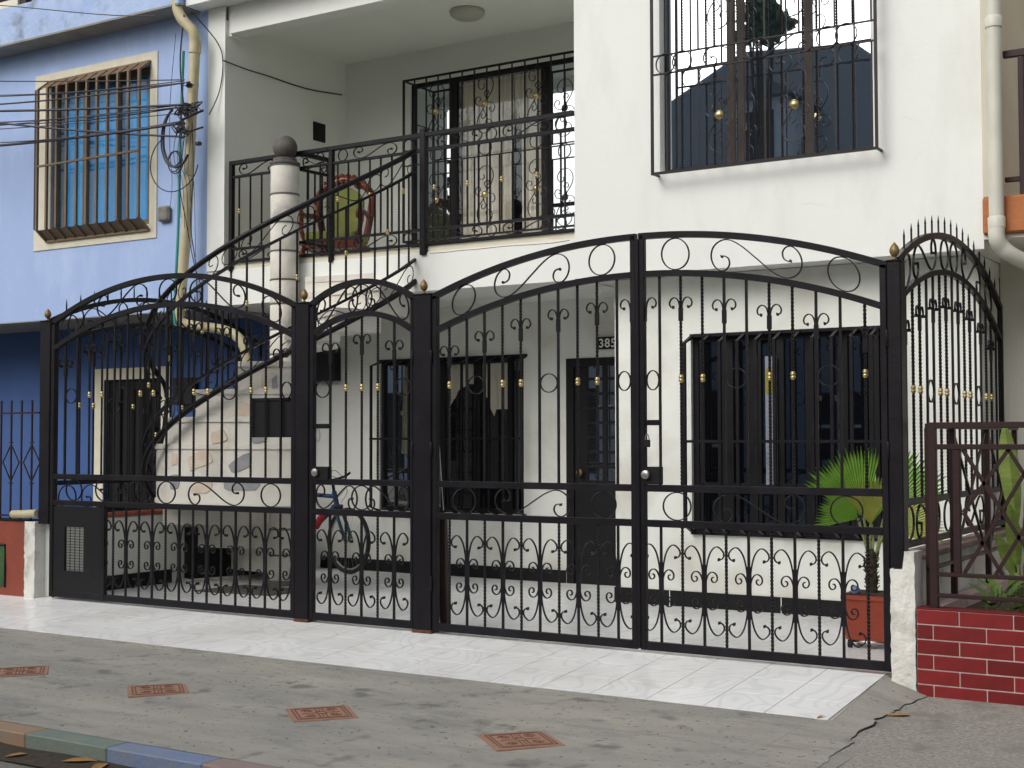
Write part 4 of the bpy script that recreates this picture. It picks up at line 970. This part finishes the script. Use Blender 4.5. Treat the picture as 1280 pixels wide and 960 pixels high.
cbl([(-.12,1.74,5.6),(-.17,1.74,5.2),(-.15,1.74,4.9),(-.08,1.72,4.6)], .008, 'cable dropping along the drain pipe from above to the tangle', 'drop_cable', 6, 'vertical cables beside the drain pipe')
cbl([(.02,1.70,5.60),(.13,1.93,5.35),(.19,1.965,5.15),(.15,1.965,4.85),(.07,1.9,4.6)], .006, 'thin cable curving over the white pillar edge', 'drop_cable', 6, 'vertical cables beside the drain pipe')
cbl([(.19,1.96,5.15),(.28,2.2,5.10),(.215,2.6,5.13),(.212,3.2,5.13),(.212,3.8,5.19)], .007, 'wire fixed along the left wall of the balcony below its ceiling', 'wall_wire', 6, 'vertical cables beside the drain pipe')
cbl([(-.40,1.9,5.5),(-.50,1.93,4.9),(-.53,1.95,4.4),(-.49,1.95,4.0),(-.52,1.95,3.7)], .003, 'thin pale wire down the blue wall to the grey junction box', 'drop_cable', 6, 'vertical cables beside the drain pipe')
cbl([(.02,1.72,4.5),(.04,1.72,4.0),(.01,1.72,3.5),(.05,1.75,3.1),(.03,1.8,2.7)], .005, 'cable hanging from the tangle right of the pipe', 'drop_cable', 6, 'vertical cables beside the drain pipe')
cbl([(-.08,1.72,4.4),(-.14,1.72,3.9),(-.06,1.72,3.55),(.06,1.72,3.1),(.14,1.75,2.85)], .005, 'cable hanging from the tangle across the front of the pipe', 'drop_cable', 6, 'vertical cables beside the drain pipe')

# ------------------------------------------------------------------ right neighbour
N = thing('beige_house', 'beige neighbouring house at the right with an orange slab band', 'house')
def pn(name, mb, m=beige, **k): return P(name, mb, m, N, **k)
pn('pilaster', MB().bbox(7.512,7.615,YU-.03,YU+.4,3.06,6.4,.008), beige)
pn('slab_band', MB().bbox(7.512,13,YU-.05,YU+.5,2.80,3.06,.012), orange)
pn('slab_soffit', MB().box(7.512,13,YU+.0,3.0,2.77,2.798), paleb)
pn('ground_wall', MB().box(7.405,13,2.96,3.1,-.1,2.77), paleb)
pn('balcony_wall', MB().box(7.615,13,3.4,3.5,3.06,6.4), beige)
pn('balcony_side_wall', MB().box(7.52,7.612,YU+.4,3.4,3.06,6.4), beige)
dp = thing('downpipe', 'cream drain pipe between the white house and the beige house at the right', 'pipe')
P('pipe', MB().tube([(7.62,1.90,6.4),(7.62,1.90,4.5),(7.62,1.90,2.86)], .052, 16, up=(0,1,0)), pvc, dp, smooth=True)
for z in (4.28,2.87): P('socket', MB().lathe([(.053,z-.04),(.059,z-.038),(.060,z+.03),(.056,z+.036),(.053,z+.04)], (7.62,1.90,0), 18), pvc, dp, smooth=True)
P('elbow', MB().tube(crom([(7.62,1.90,2.85),(7.62,1.895,2.76),(7.645,1.93,2.70),(7.72,2.0,2.63),(7.95,2.3,2.50),(8.3,2.7,2.3)],5), .056, 16, up=(0,1,0)), pvc, dp, smooth=True)
t = thing('balcony_railing', 'brown iron lattice railing on the beige house balcony, upper right corner', 'railing', (7.66, YU, 0))
P('rail', MB().bbox(0,3,-.02,.02,4.04,4.09), iron_b, t); P('rail', MB().bbox(.1,3,-.015,.015,3.84,3.87), iron_b, t); P('rail', MB().bbox(0,3,-.015,.015,3.16,3.195), iron_b, t); P('rail', MB().bbox(.1,3,-.015,.015,3.33,3.36), iron_b, t)
for i in range(5): 
    x = .10+.62*i; P('post', MB().bbox(x,x+.04,-.02,.02,3.06,4.04), iron_b, t)
    for a, c in (((x+.04,3.84),(x+.6,3.36)),((x+.04,3.36),(x+.6,3.84)),((x+.04,3.60),(x+.32,3.84)),((x+.04,3.60),(x+.32,3.36))): P('lattice_bar', MB().flat([(a[0],0,a[1]),(c[0],0,c[1])], .022,.02), iron_b, t)

# ------------------------------------------------------------------ brick planter and brown lattice railing (right)
BP = thing('brick_planter', 'red painted brick planter with pale mortar joints at the lower right', 'planter')
P('mortar', MB().box(7.575,9.7,-.055,.06,-.14,.395).box(7.575,7.66,.06,2.6,-.14,.395), mortar, BP)
bh = .0845
def brick_me(L): return MB().bbox(.0035,L-.0035,0,.03,.004,bh-.004,.003).mesh('brick', brickm)
bm, bfa, bfb = brick_me(.292), brick_me(.238), brick_me(.093)
for r_ in range(6):
    z = .398-bh*(r_+1); x = 7.573+(bfa and .238 if r_ % 2 == 0 else .093)
    PC('brick', bfa if r_ % 2 == 0 else bfb, (7.573,-.060,z), BP)
    while x < 9.4: PC('brick', bm, (x,-.060+random.uniform(-.0015,.0015),z), BP); x += .292
P('soil', MB().box(7.66,9.6,.06,2.6,.1,.33), soil, BP)
P('cap_edge', MB().bbox(7.572,9.6,-.056,.075,.396,.405,.003), brickm, BP)
t = thing('lattice_railing', 'dark brown iron lattice railing with crossed bars above the red brick planter', 'railing', (7.64, 0, 0))
for z0, z1, x0 in ((1.425,1.46,0),(1.305,1.335,.03),(.585,.607,.03),(.465,.487,.03)): P('rail', MB().bbox(x0,2.0,-.018,.018,z0,z1,.003), iron_b, t)
P('post', MB().bbox(0,.045,-.02,.02,.40,1.43,.003), iron_b, t)
P('post', MB().bbox(.135,.175,-.015,.015,.607,1.305,.003), iron_b, t)
P('post', MB().bbox(1.2,1.245,-.02,.02,.40,1.43,.003), iron_b, t)
for a, c in (((.19,1.305),(.62,.607)),((.60,1.305),(.19,.607)),((.19,.95),(.40,.607)),((.19,.95),(.44,1.305)),((.44,1.305),(.80,.70)),((.36,.607),(.78,1.305)),((.78,1.305),(1.2,.607)),((.78,.607),(1.2,1.305)),((.62,1.305),(1.0,.607))):
    P('lattice_bar', MB().flat([(a[0],0,a[1]),(c[0],0,c[1])], .020,.016), iron_b, t)
t = thing('lattice_railing', 'brown iron railing running back along the planter beside the low wall', 'railing', (7.60, .12, 0), pi/2)
for z0, z1 in ((1.425,1.455),(.60,.62)): P('rail', MB().bbox(0,2.4,-.014,.014,z0,z1,.003), iron_b, t)
for x in (.0,.55,1.45,2.3): P('post', MB().bbox(x,x+.04,-.018,.018,.33,1.43,.003), iron_b, t)
for a, c in (((.6,1.4),(1.4,.62)),((.6,.62),(1.4,1.4)),((1.5,1.4),(2.3,.62)),((1.5,.62),(2.3,1.4))): P('lattice_bar', MB().flat([(a[0],0,a[1]),(c[0],0,c[1])], .016,.014), iron_b, t)

def blade(mb, base, tip, wd, droop=.1, n=8, side=(0,1,0), fold=.2):
    b0 = Vector(base); t0 = Vector(tip); dv = t0-b0; sd = Vector(side).cross(dv).normalized(); upv = dv.cross(sd).normalized(); vs = []; fs = []
    for i in range(n+1):
        q = i/n; c = b0+dv*q+Vector((0,0,-droop*q*q)); ww = wd*math.sin(pi*min(1,.04+q*.96))**.7
        vs += [c-sd*ww/2+upv*fold*ww/2, c, c+sd*ww/2+upv*fold*ww/2]
    for i in range(n):
        k = i*3; fs += [(k,k+1,k+4,k+3),(k+1,k+2,k+5,k+4)]
    mb.add(vs, fs)
t = thing('broad_leaf_plant', 'tall plant with broad yellow green leaves in the planter at the right edge', 'plant', (8.02, .6, .33))
rq = random.Random(21)
for k, (dx, dy, z1, wd) in enumerate([(-.10,.05,1.24,.15),(.14,-.12,1.02,.17),(.30,.1,1.22,.18),(-.03,-.18,.66,.11),(.16,.25,.9,.13),(.4,0,1.0,.16),(.06,.12,1.12,.12),(.22,-.2,.72,.13),(.02,.2,.78,.10),(-.13,-.06,.5,.09),(.34,-.15,.85,.13),(.10,-.22,.42,.10),(.26,.05,.55,.10)]):
    mb = MB(); side_ = (rq.uniform(-.5,.5), 1, 0); bx, by = dx*.35, dy*.35
    blade(mb, (bx,by,z1*.42), (dx,dy,z1), wd*.78, rq.uniform(0,.16), 12, side_, rq.uniform(.3,.7))
    P('leaf', mb, leafb if k % 3 else leafy2, t, smooth=True)
    P('stem', MB().tube([(dx*.05,dy*.05,0),(bx*.7,by*.7,z1*.22),(bx,by,z1*.44)], .010, 6, up=(0,1,0)), stemm, t, smooth=True)
t = thing('planter_weed', 'low leafy green plant growing at the front of the brick planter', 'plant', (7.93,.35,.33))
mb = MB(); rr = random.Random(11)
for k in range(26):
    a = rr.uniform(0,2*pi); l = rr.uniform(.08,.22); h_ = rr.uniform(.05,.26); s_ = (rr.uniform(-.08,.10),rr.uniform(-.08,.1),.02)
    blade(mb, (s_[0],s_[1],h_*.5), (s_[0]+l*cos(a),s_[1]+l*sin(a),h_), .05, .02, 4, (0,0,1), .2)
P('leaves', mb, leafb, t, smooth=True)
P('stems', MB().tube([(0,0,0),(.02,0,.18)], .008, 5).tube([(.06,.03,0),(.10,.0,.15)], .007, 5).tube([(-.06,-.03,0),(-.05,-.05,.12)], .007, 5), stemm, t)
t = thing('planter_weed', 'fine leaved green plant in the planter by the right edge of the picture', 'plant', (8.25,.4,.33))
mb = MB()
for k in range(60):
    a = rr.uniform(0,2*pi); l = rr.uniform(.05,.14); s_ = (rr.uniform(-.16,.16),rr.uniform(-.1,.1),rr.uniform(.02,.30))
    blade(mb, s_, (s_[0]+l*cos(a),s_[1]+l*sin(a),s_[2]+rr.uniform(-.02,.07)), .022, .02, 3, (0,0,1), .2)
P('leaves', mb, leafm, t, smooth=True)
P('stems', MB().tube([(0,0,0),(.03,0,.28)], .006, 5).tube([(.08,.03,0),(.12,.0,.24)], .006, 5), stemm, t)

# ------------------------------------------------------------------ potted palm
t = thing('plant_pot', 'square orange red plastic pot with a fan palm, on a wheeled stand', 'pot', (6.99, 1.02, 0), R_(4))
def taper(x0, x1, z0, z1, c=.02):
    mb = MB(); vs = []
    for h, z in ((x0,z0),((x0+x1)/2,(z0+z1)/2),(x1,z1)):
        vs += [(-h+c,-h,z),(h-c,-h,z),(h,-h+c,z),(h,h-c,z),(h-c,h,z),(-h+c,h,z),(-h,h-c,z),(-h,-h+c,z)]
    fs = [tuple(range(7,-1,-1)), tuple(range(16,24))]+[(k*8+i,k*8+(i+1)%8,k*8+8+(i+1)%8,k*8+8+i) for k in range(2) for i in range(8)]
    return mb.add(vs, fs)
P('body', taper(.150,.170,.055,.325), potm, t); P('rim', taper(.178,.176,.318,.345), potm, t); P('soil', MB().box(-.15,.15,-.15,.15,.33,.352), soil, t)
P('stand', MB().tube([(.15*cos(q),.15*sin(q),.045) for q in [2*pi*i/20 for i in range(20)]], .010, 6, True), steel, t, smooth=True)
for sx in (-1,1):
    for sy in (-1,1): P('castor', MB().lathe([(.012,-.014),(.026,-.012),(.027,.012),(.012,.014)], (sx*.125,sy*.125,.027), 14, 'x'), rubber, t, smooth=True)
P('glass_ball', MB().lathe([(max(.002,.032*sin(a)), -.032*cos(a)) for a in [pi*i/10 for i in range(11)]], (-.085,-.13,.375), 16), mat('blue_glass_ball', (.12,.18,.35), .15), t, smooth=True)
pm = thing('fan_palm', 'fan palm with green and yellowing pleated leaves growing in the orange pot', 'palm', (6.98, 1.02, .34))
mb = MB(); mb.lathe([(.042,0),(.038,.06),(.044,.10),(.034,.16),(.038,.21),(.028,.27),(.016,.30)], n=12)
for k in range(90):
    a = rr.uniform(0,2*pi); z = rr.uniform(.01,.27); mb.tube([(.032*cos(a),.032*sin(a),z),(.052*cos(a),.052*sin(a),z+rr.uniform(.0,.04))], .004, 3)
P('trunk', mb, trunkm, pm)
RV = Vector((.847,.531,0)); UV = Vector((0,0,1)); VV = Vector((.531,-.847,0))
def fan(beta, stalk, rad, n, spread, m, seed, tilt=0, off=0):
    """one pleated fan leaf: a solid fan whose segments part only near the tips."""
    rr = random.Random(seed); be = R_(beta); d2 = (RV*cos(be)+UV*sin(be)+VV*tilt).normalized()
    base = Vector((0,0,.26))+RV*off; up0 = (UV*.9+RV*.35*cos(be)).normalized(); hub = base+up0*stalk+VV*tilt*.1
    P('leaf_stalk', MB().tube([tuple(base-UV*.05),tuple(base+up0*stalk*.5),tuple(hub)], .009, 6, up=(.3,.9,0)), stemm, pm, smooth=True)
    sd = (UV.cross(d2) if abs(d2.z) < .2 else VV.cross(d2)).normalized(); nrm = sd.cross(d2).normalized(); sp_ = R_(spread)
    mb = MB()
    for i in range(n):
        a = sp_*((i+.5)/n-.5); L = rad*(.82+.18*cos(a*1.2))*rr.uniform(.93,1.03); da = sp_/n
        def ray_(an, q, h): 
            dd_ = (d2*cos(an)+sd*sin(an)).normalized(); return hub+dd_*L*q+nrm*h+VV*(.10*L*q*q)+UV*(-.05*L*q*q)
        vs = []; split = rr.uniform(.74,.88)
        for q in (0,.2,.4,.6,split,(1+split)/2,1.):
            k = .5 if q <= split else .5*(1-q)/(1-split)+.03
            vs += [ray_(a-da*k, q, 0), ray_(a, q, .007*q+.001), ray_(a+da*k, q, 0)]
        fs = []
        for k in range(6): fs += [(k*3,k*3+1,k*3+4,k*3+3),(k*3+1,k*3+2,k*3+5,k*3+4)]
        mb.add(vs, fs)
    P('fan_leaf', mb, m, pm)
fan(114, .25, .50, 24, 72, leafm, 1, .1, -.01)
fan(150, .25, .33, 20, 74, leafm, 2, .3, -.01)
fan(100, .20, .36, 18, 62, leafy, 8, .4, .0)
fan(55, .25, .50, 22, 74, leafm, 3, .0, .03)
fan(20, .16, .38, 18, 60, leafy, 5, .2, .03)
fan(85, .20, .40, 20, 70, leafm, 4, -.5, .01)
fan(-5, .12, .30, 16, 55, leafm, 7, -.3, .02)

# ------------------------------------------------------------------ bicycle against the wall
t = thing('bicycle', 'blue bicycle with a red fork guard leaning by the white wall, behind the wicket door', 'bicycle', (.98, 2.99, 0), 0)
def wheel(cx_, cy_, rot, nm):
    w_ = P(nm, MB().tube([(cx_+.315*cos(a)*cos(rot), cy_+.315*cos(a)*sin(rot), .335+.315*sin(a)) for a in [2*pi*i/48 for i in range(48)]], .022, 10, True, up=(-sin(rot),cos(rot),0)), rubber, t, smooth=True)
    P('rim', MB().tube([(cx_+.287*cos(a)*cos(rot), cy_+.287*cos(a)*sin(rot), .335+.287*sin(a)) for a in [2*pi*i/48 for i in range(48)]], .009, 8, True, up=(-sin(rot),cos(rot),0)), steel, w_, smooth=True)
    mb = MB()
    for k in range(24):
        a = 2*pi*k/24; mb.tube([(cx_,cy_,.335),(cx_+.285*cos(a)*cos(rot), cy_+.285*cos(a)*sin(rot), .335+.285*sin(a))], .0012, 3, up=(-sin(rot),cos(rot),0))
    P('spokes', mb, steel, w_); P('hub', MB().tube([(cx_+.04*sin(rot),cy_-.04*cos(rot),.335),(cx_-.04*sin(rot),cy_+.04*cos(rot),.335)], .02, 10), steel, w_, smooth=True)
wheel(0, 0, R_(-12), 'front_wheel'); wheel(-1.04, .10, R_(-5), 'rear_wheel')
hd = (-.19,.01,.80); hd2 = (-.155,.005,.68)
for a, b_, rr_, m in (((-.20,.01,.83),(-.15,.005,.66),.026,bike_b),((-.19,.01,.78),(-.70,.06,.80),.022,bike_b),((-.165,.008,.70),(-.62,.05,.34),.026,bike_b),((-.72,.06,.86),(-.62,.05,.34),.018,bike_b),((-.71,.06,.76),(-1.04,.10,.335),.012,bike_r),((-.62,.05,.34),(-1.04,.10,.335),.013,bike_r)):
    P('frame_tube', MB().tube([a, b_], rr_, 10, up=(0,1,0)), m, t, smooth=True)
for s in (-1,1): P('fork', MB().tube([(-.15,s*.05,.68),(-.07,s*.055,.50),(0,s*.05,.335)], .018, 8, up=(0,1,0)), bike_t, t, smooth=True)
P('fork_crown', MB().bbox(-.175,-.125,-.075,.075,.65,.70,.01), bike_t, t)
P('handlebar', MB().tube(crom([(-.16,-.28,1.02),(-.19,-.16,.98),(-.22,0,.95),(-.19,.16,.98),(-.16,.22,1.02)],4), .013, 8), black, t, smooth=True)
P('stem', MB().tube([(-.20,.01,.82),(-.215,.0,.95)], .016, 8, up=(0,1,0)), black, t, smooth=True)
P('grip', MB().tube([(-.16,-.28,1.02),(-.135,-.38,1.05)], .020, 8), rubber, t, smooth=True); P('brake_lever', MB().tube([(-.15,-.25,1.0),(-.09,-.30,1.0),(-.07,-.36,1.01)], .007, 6), black, t)
P('brake_cable', MB().tube(crom([(-.09,-.28,1.0),(0,-.2,.98),(.02,-.05,.85),(-.1,0,.72)],5), .003, 4), cable, t)
P('brake_cable', MB().tube(crom([(-.12,-.2,1.0),(-.05,-.15,1.05),(-.03,0,.9),(-.16,0,.76)],5), .003, 4), cable, t)
P('saddle', MB().bbox(-.84,-.60,-.01,.13,.90,.94,.02), black, t); P('seat_post', MB().tube([(-.72,.06,.85),(-.73,.06,.92)], .013, 8, up=(0,1,0)), steel, t)
P('crank', MB().lathe([(.01,-.01),(.09,-.006),(.09,.006),(.01,.01)], (-.62,.0,.34), 24, 'y'), black, t, smooth=True)
P('red_shock', MB().tube([(-.33,.0,.60),(-.44,.01,.46)], .035, 10, up=(0,1,0)), bike_r, t, smooth=True)
mb = MB()
for k in range(7): q = k/7; mb.lathe([(.04,-.006),(.045,0),(.04,.006)], (-.33-.11*q,.0,.60-.14*q), 12)
P('spring', mb, bike_r, t, smooth=True)

# leaning wooden pole and a cord behind the double gate
lp = P('wooden_pole', MB().flat([(4.15,.13,.80),(4.165,.12,.4),(4.188,.11,.008)], .062,.04), woodp); tag(lp, 'dark wooden plank leaning behind the left leaf of the double gate', 'plank')
cd = P('cord', MB().tube(crom([(4.10,.10,1.9),(4.13,.10,1.5),(4.16,.10,1.1),(4.18,.10,.86)],4), .003, 4, up=(0,1,0)), signw); tag(cd, 'thin pale cord hanging beside the middle gate post', 'cord')

# ------------------------------------------------------------------ across the street (seen reflected in the windows)
O = thing('house_across_street', 'pale blue house with a grey blue hipped roof on the other side of the street', 'house', (0,0,0))
def po(name, mb, m, **k): return P(name, mb, m, O, **k)
po('wall', MB().box(-4.2,3.4,-20,-14.8,-.1,7.0), housem)
po('roof', MB().add([(-5.2,-13.9,7.2),(4.4,-13.9,6.6),(4.4,-21,6.6),(-5.2,-21,7.2),(-2.0,-16.5,10.1),(.6,-16.5,9.9)], [(0,1,5,4),(1,2,5),(2,3,4,5),(3,0,4),(3,2,1,0)]), roofm)
po('fascia', MB().add([(-5.25,-13.85,7.0),(4.45,-13.85,6.4),(4.45,-13.85,6.65),(-5.25,-13.85,7.25)], [(0,1,2,3),(3,2,1,0)]), mat('fascia_blue', (.06,.10,.22), .6))
for x0, x1, z0, z1 in ((-3.4,-2.2,3.8,5.6),(-.6,.8,3.8,5.6),(1.8,2.8,3.8,5.6),(-3.6,-1.6,0,2.4),(0,1.1,.9,2.3),(1.9,2.9,0,2.2)):
    o = po('window', MB().bbox(x0,x1,-14.83,-14.79,z0,z1,.01), dark); P('frame', MB().box((x0+x1)/2-.03,(x0+x1)/2+.03,-14.78,-14.76,z0,z1).box(x0,x1,-14.78,-14.76,(z0+z1)/2-.03,(z0+z1)/2+.03), signw, o)
dm = po('dormer', MB().box(-1.0,.15,-16,-13.6,6.7,8.25), housem)
P('dormer_roof', MB().add([(-1.2,-13.4,8.2),(.35,-13.4,8.2),(.35,-16.4,8.2),(-1.2,-16.4,8.2),(-.42,-13.4,8.7),(-.42,-16.4,8.7)],[(0,1,4),(1,2,5,4),(2,3,5),(3,0,4,5),(3,2,1,0)]), roofm, dm)
P('dormer_window', MB().box(-.75,-.15,-13.59,-13.57,6.95,7.95), dark, dm)
po('column', MB().lathe([(.3,0),(.26,.3),(.24,6.6)], (-.9,-14.2,0), 18), housem)
O2 = thing('house_across_street', 'flat roofed house with dark shutters on the other side of the street', 'house')
P('wall', MB().box(-14,-5.6,-21,-14.8,-.1,6.4), housem, O2); P('roof_edge', MB().bbox(-14.2,-5.4,-21.2,-14.4,6.4,6.7), roofm, O2)
for i in range(4): P('shutter', MB().bbox(-13.4+2*i,-12.2+2*i,-14.84,-14.78,.5,2.6,.01), black, O2); P('window', MB().bbox(-13.4+2*i,-12.2+2*i,-14.84,-14.78,3.6,5.4,.01), dark, O2)
O3 = thing('house_across_street', 'beige two storey house at the right end of the far side of the street', 'house')
P('wall', MB().box(5.6,16,-21,-15.2,-.1,5.6), beige, O3); P('roof_edge', MB().bbox(5.4,16.2,-21.2,-14.9,5.6,5.85), roofm, O3)
for i in range(4): P('window', MB().bbox(6.4+2.4*i,7.8+2.4*i,-15.24,-15.18,3.4,5.0,.01), dark, O3); P('door', MB().bbox(6.4+2.4*i,7.6+2.4*i,-15.24,-15.18,0,2.3,.01), black, O3)
struct('far_pavement', MB().box(-60,60,-14.6,-9.6,-.33,-.10), pave2)
def tree(x, y, h, rad, label, seed):
    tt = thing('street_tree', label, 'tree', (x,y,-.14), 0, 'trees across the street'); rr = random.Random(seed)
    mb = MB(); mb.tube([(0,0,0),(.05,0,h*.3),(0,.05,h*.6)], .13, 8, up=(0,1,0), scale=[1.2,1,.7])
    for k in range(5): a = k*1.3; mb.tube([(0,0,h*.45),(rad*.4*cos(a),rad*.4*sin(a),h*.7),(rad*.7*cos(a),rad*.7*sin(a),h*.85)], .05, 6, scale=[1,.7,.3])
    P('trunk', mb, trunkm, tt, smooth=True)
    vs = []; fs = []
    for k in range(2600):
        cl = rr.randrange(22); r2_ = random.Random(seed*100+cl); c = Vector((r2_.gauss(0,rad*.45), r2_.gauss(0,rad*.45), h*.78+r2_.gauss(0,rad*.38)))
        p_ = c+Vector((rr.gauss(0,rad*.16),rr.gauss(0,rad*.16),rr.gauss(0,rad*.13)))
        a = Vector((rr.uniform(-1,1),rr.uniform(-1,1),rr.uniform(-1,1))).normalized()*.12; b_ = Vector((rr.uniform(-1,1),rr.uniform(-1,1),rr.uniform(-1,1))).normalized()*.07
        n_ = len(vs); vs += [p_-a, p_+b_, p_+a, p_-b_]; fs.append((n_,n_+1,n_+2,n_+3))
    P('crown', MB().add(vs, fs), treem, tt)
tree(.80,-10.6,11.4,.42,'small leafy tree on the far pavement opposite the upper window',1)
tree(-6.2,-11.2,5.0,1.6,'added bushy tree on the far pavement, left of the pole, for dark reflections',2)  # unseen tree added to darken what the lower windows reflect
UP = thing('utility_pole', 'concrete utility pole on the far pavement carrying the overhead cables', 'pole', (-3.4,-10.4,-.14))
P('shaft', MB().lathe([(.17,0),(.10,12.2)], n=14), conc_u, UP, smooth=True); P('crossarm', MB().bbox(-.8,.8,-.05,.05,11.4,11.5), woodp, UP)
for k, (z, dx) in enumerate(((11.5,-.7),(11.5,.7),(10.9,0),(10.3,0),(9.6,0))):
    cb = P('street_cable', MB().tube([(-60,-10.4+dx*.2,z+.4),(-30,-10.4,z-.5),(-3.4+dx,-10.4,z),(12,-10.4,z-.6),(40,-10.4,z+.2)], .014, 5), cable)
    tag(cb, ['topmost overhead cable on the left end of the far crossarm','topmost overhead cable on the right end of the far crossarm','overhead cable just below the crossarm of the far utility pole','overhead cable in the middle of the far utility pole','lowest overhead cable on the far utility pole'][k], 'cable', 'street cables on the far side')
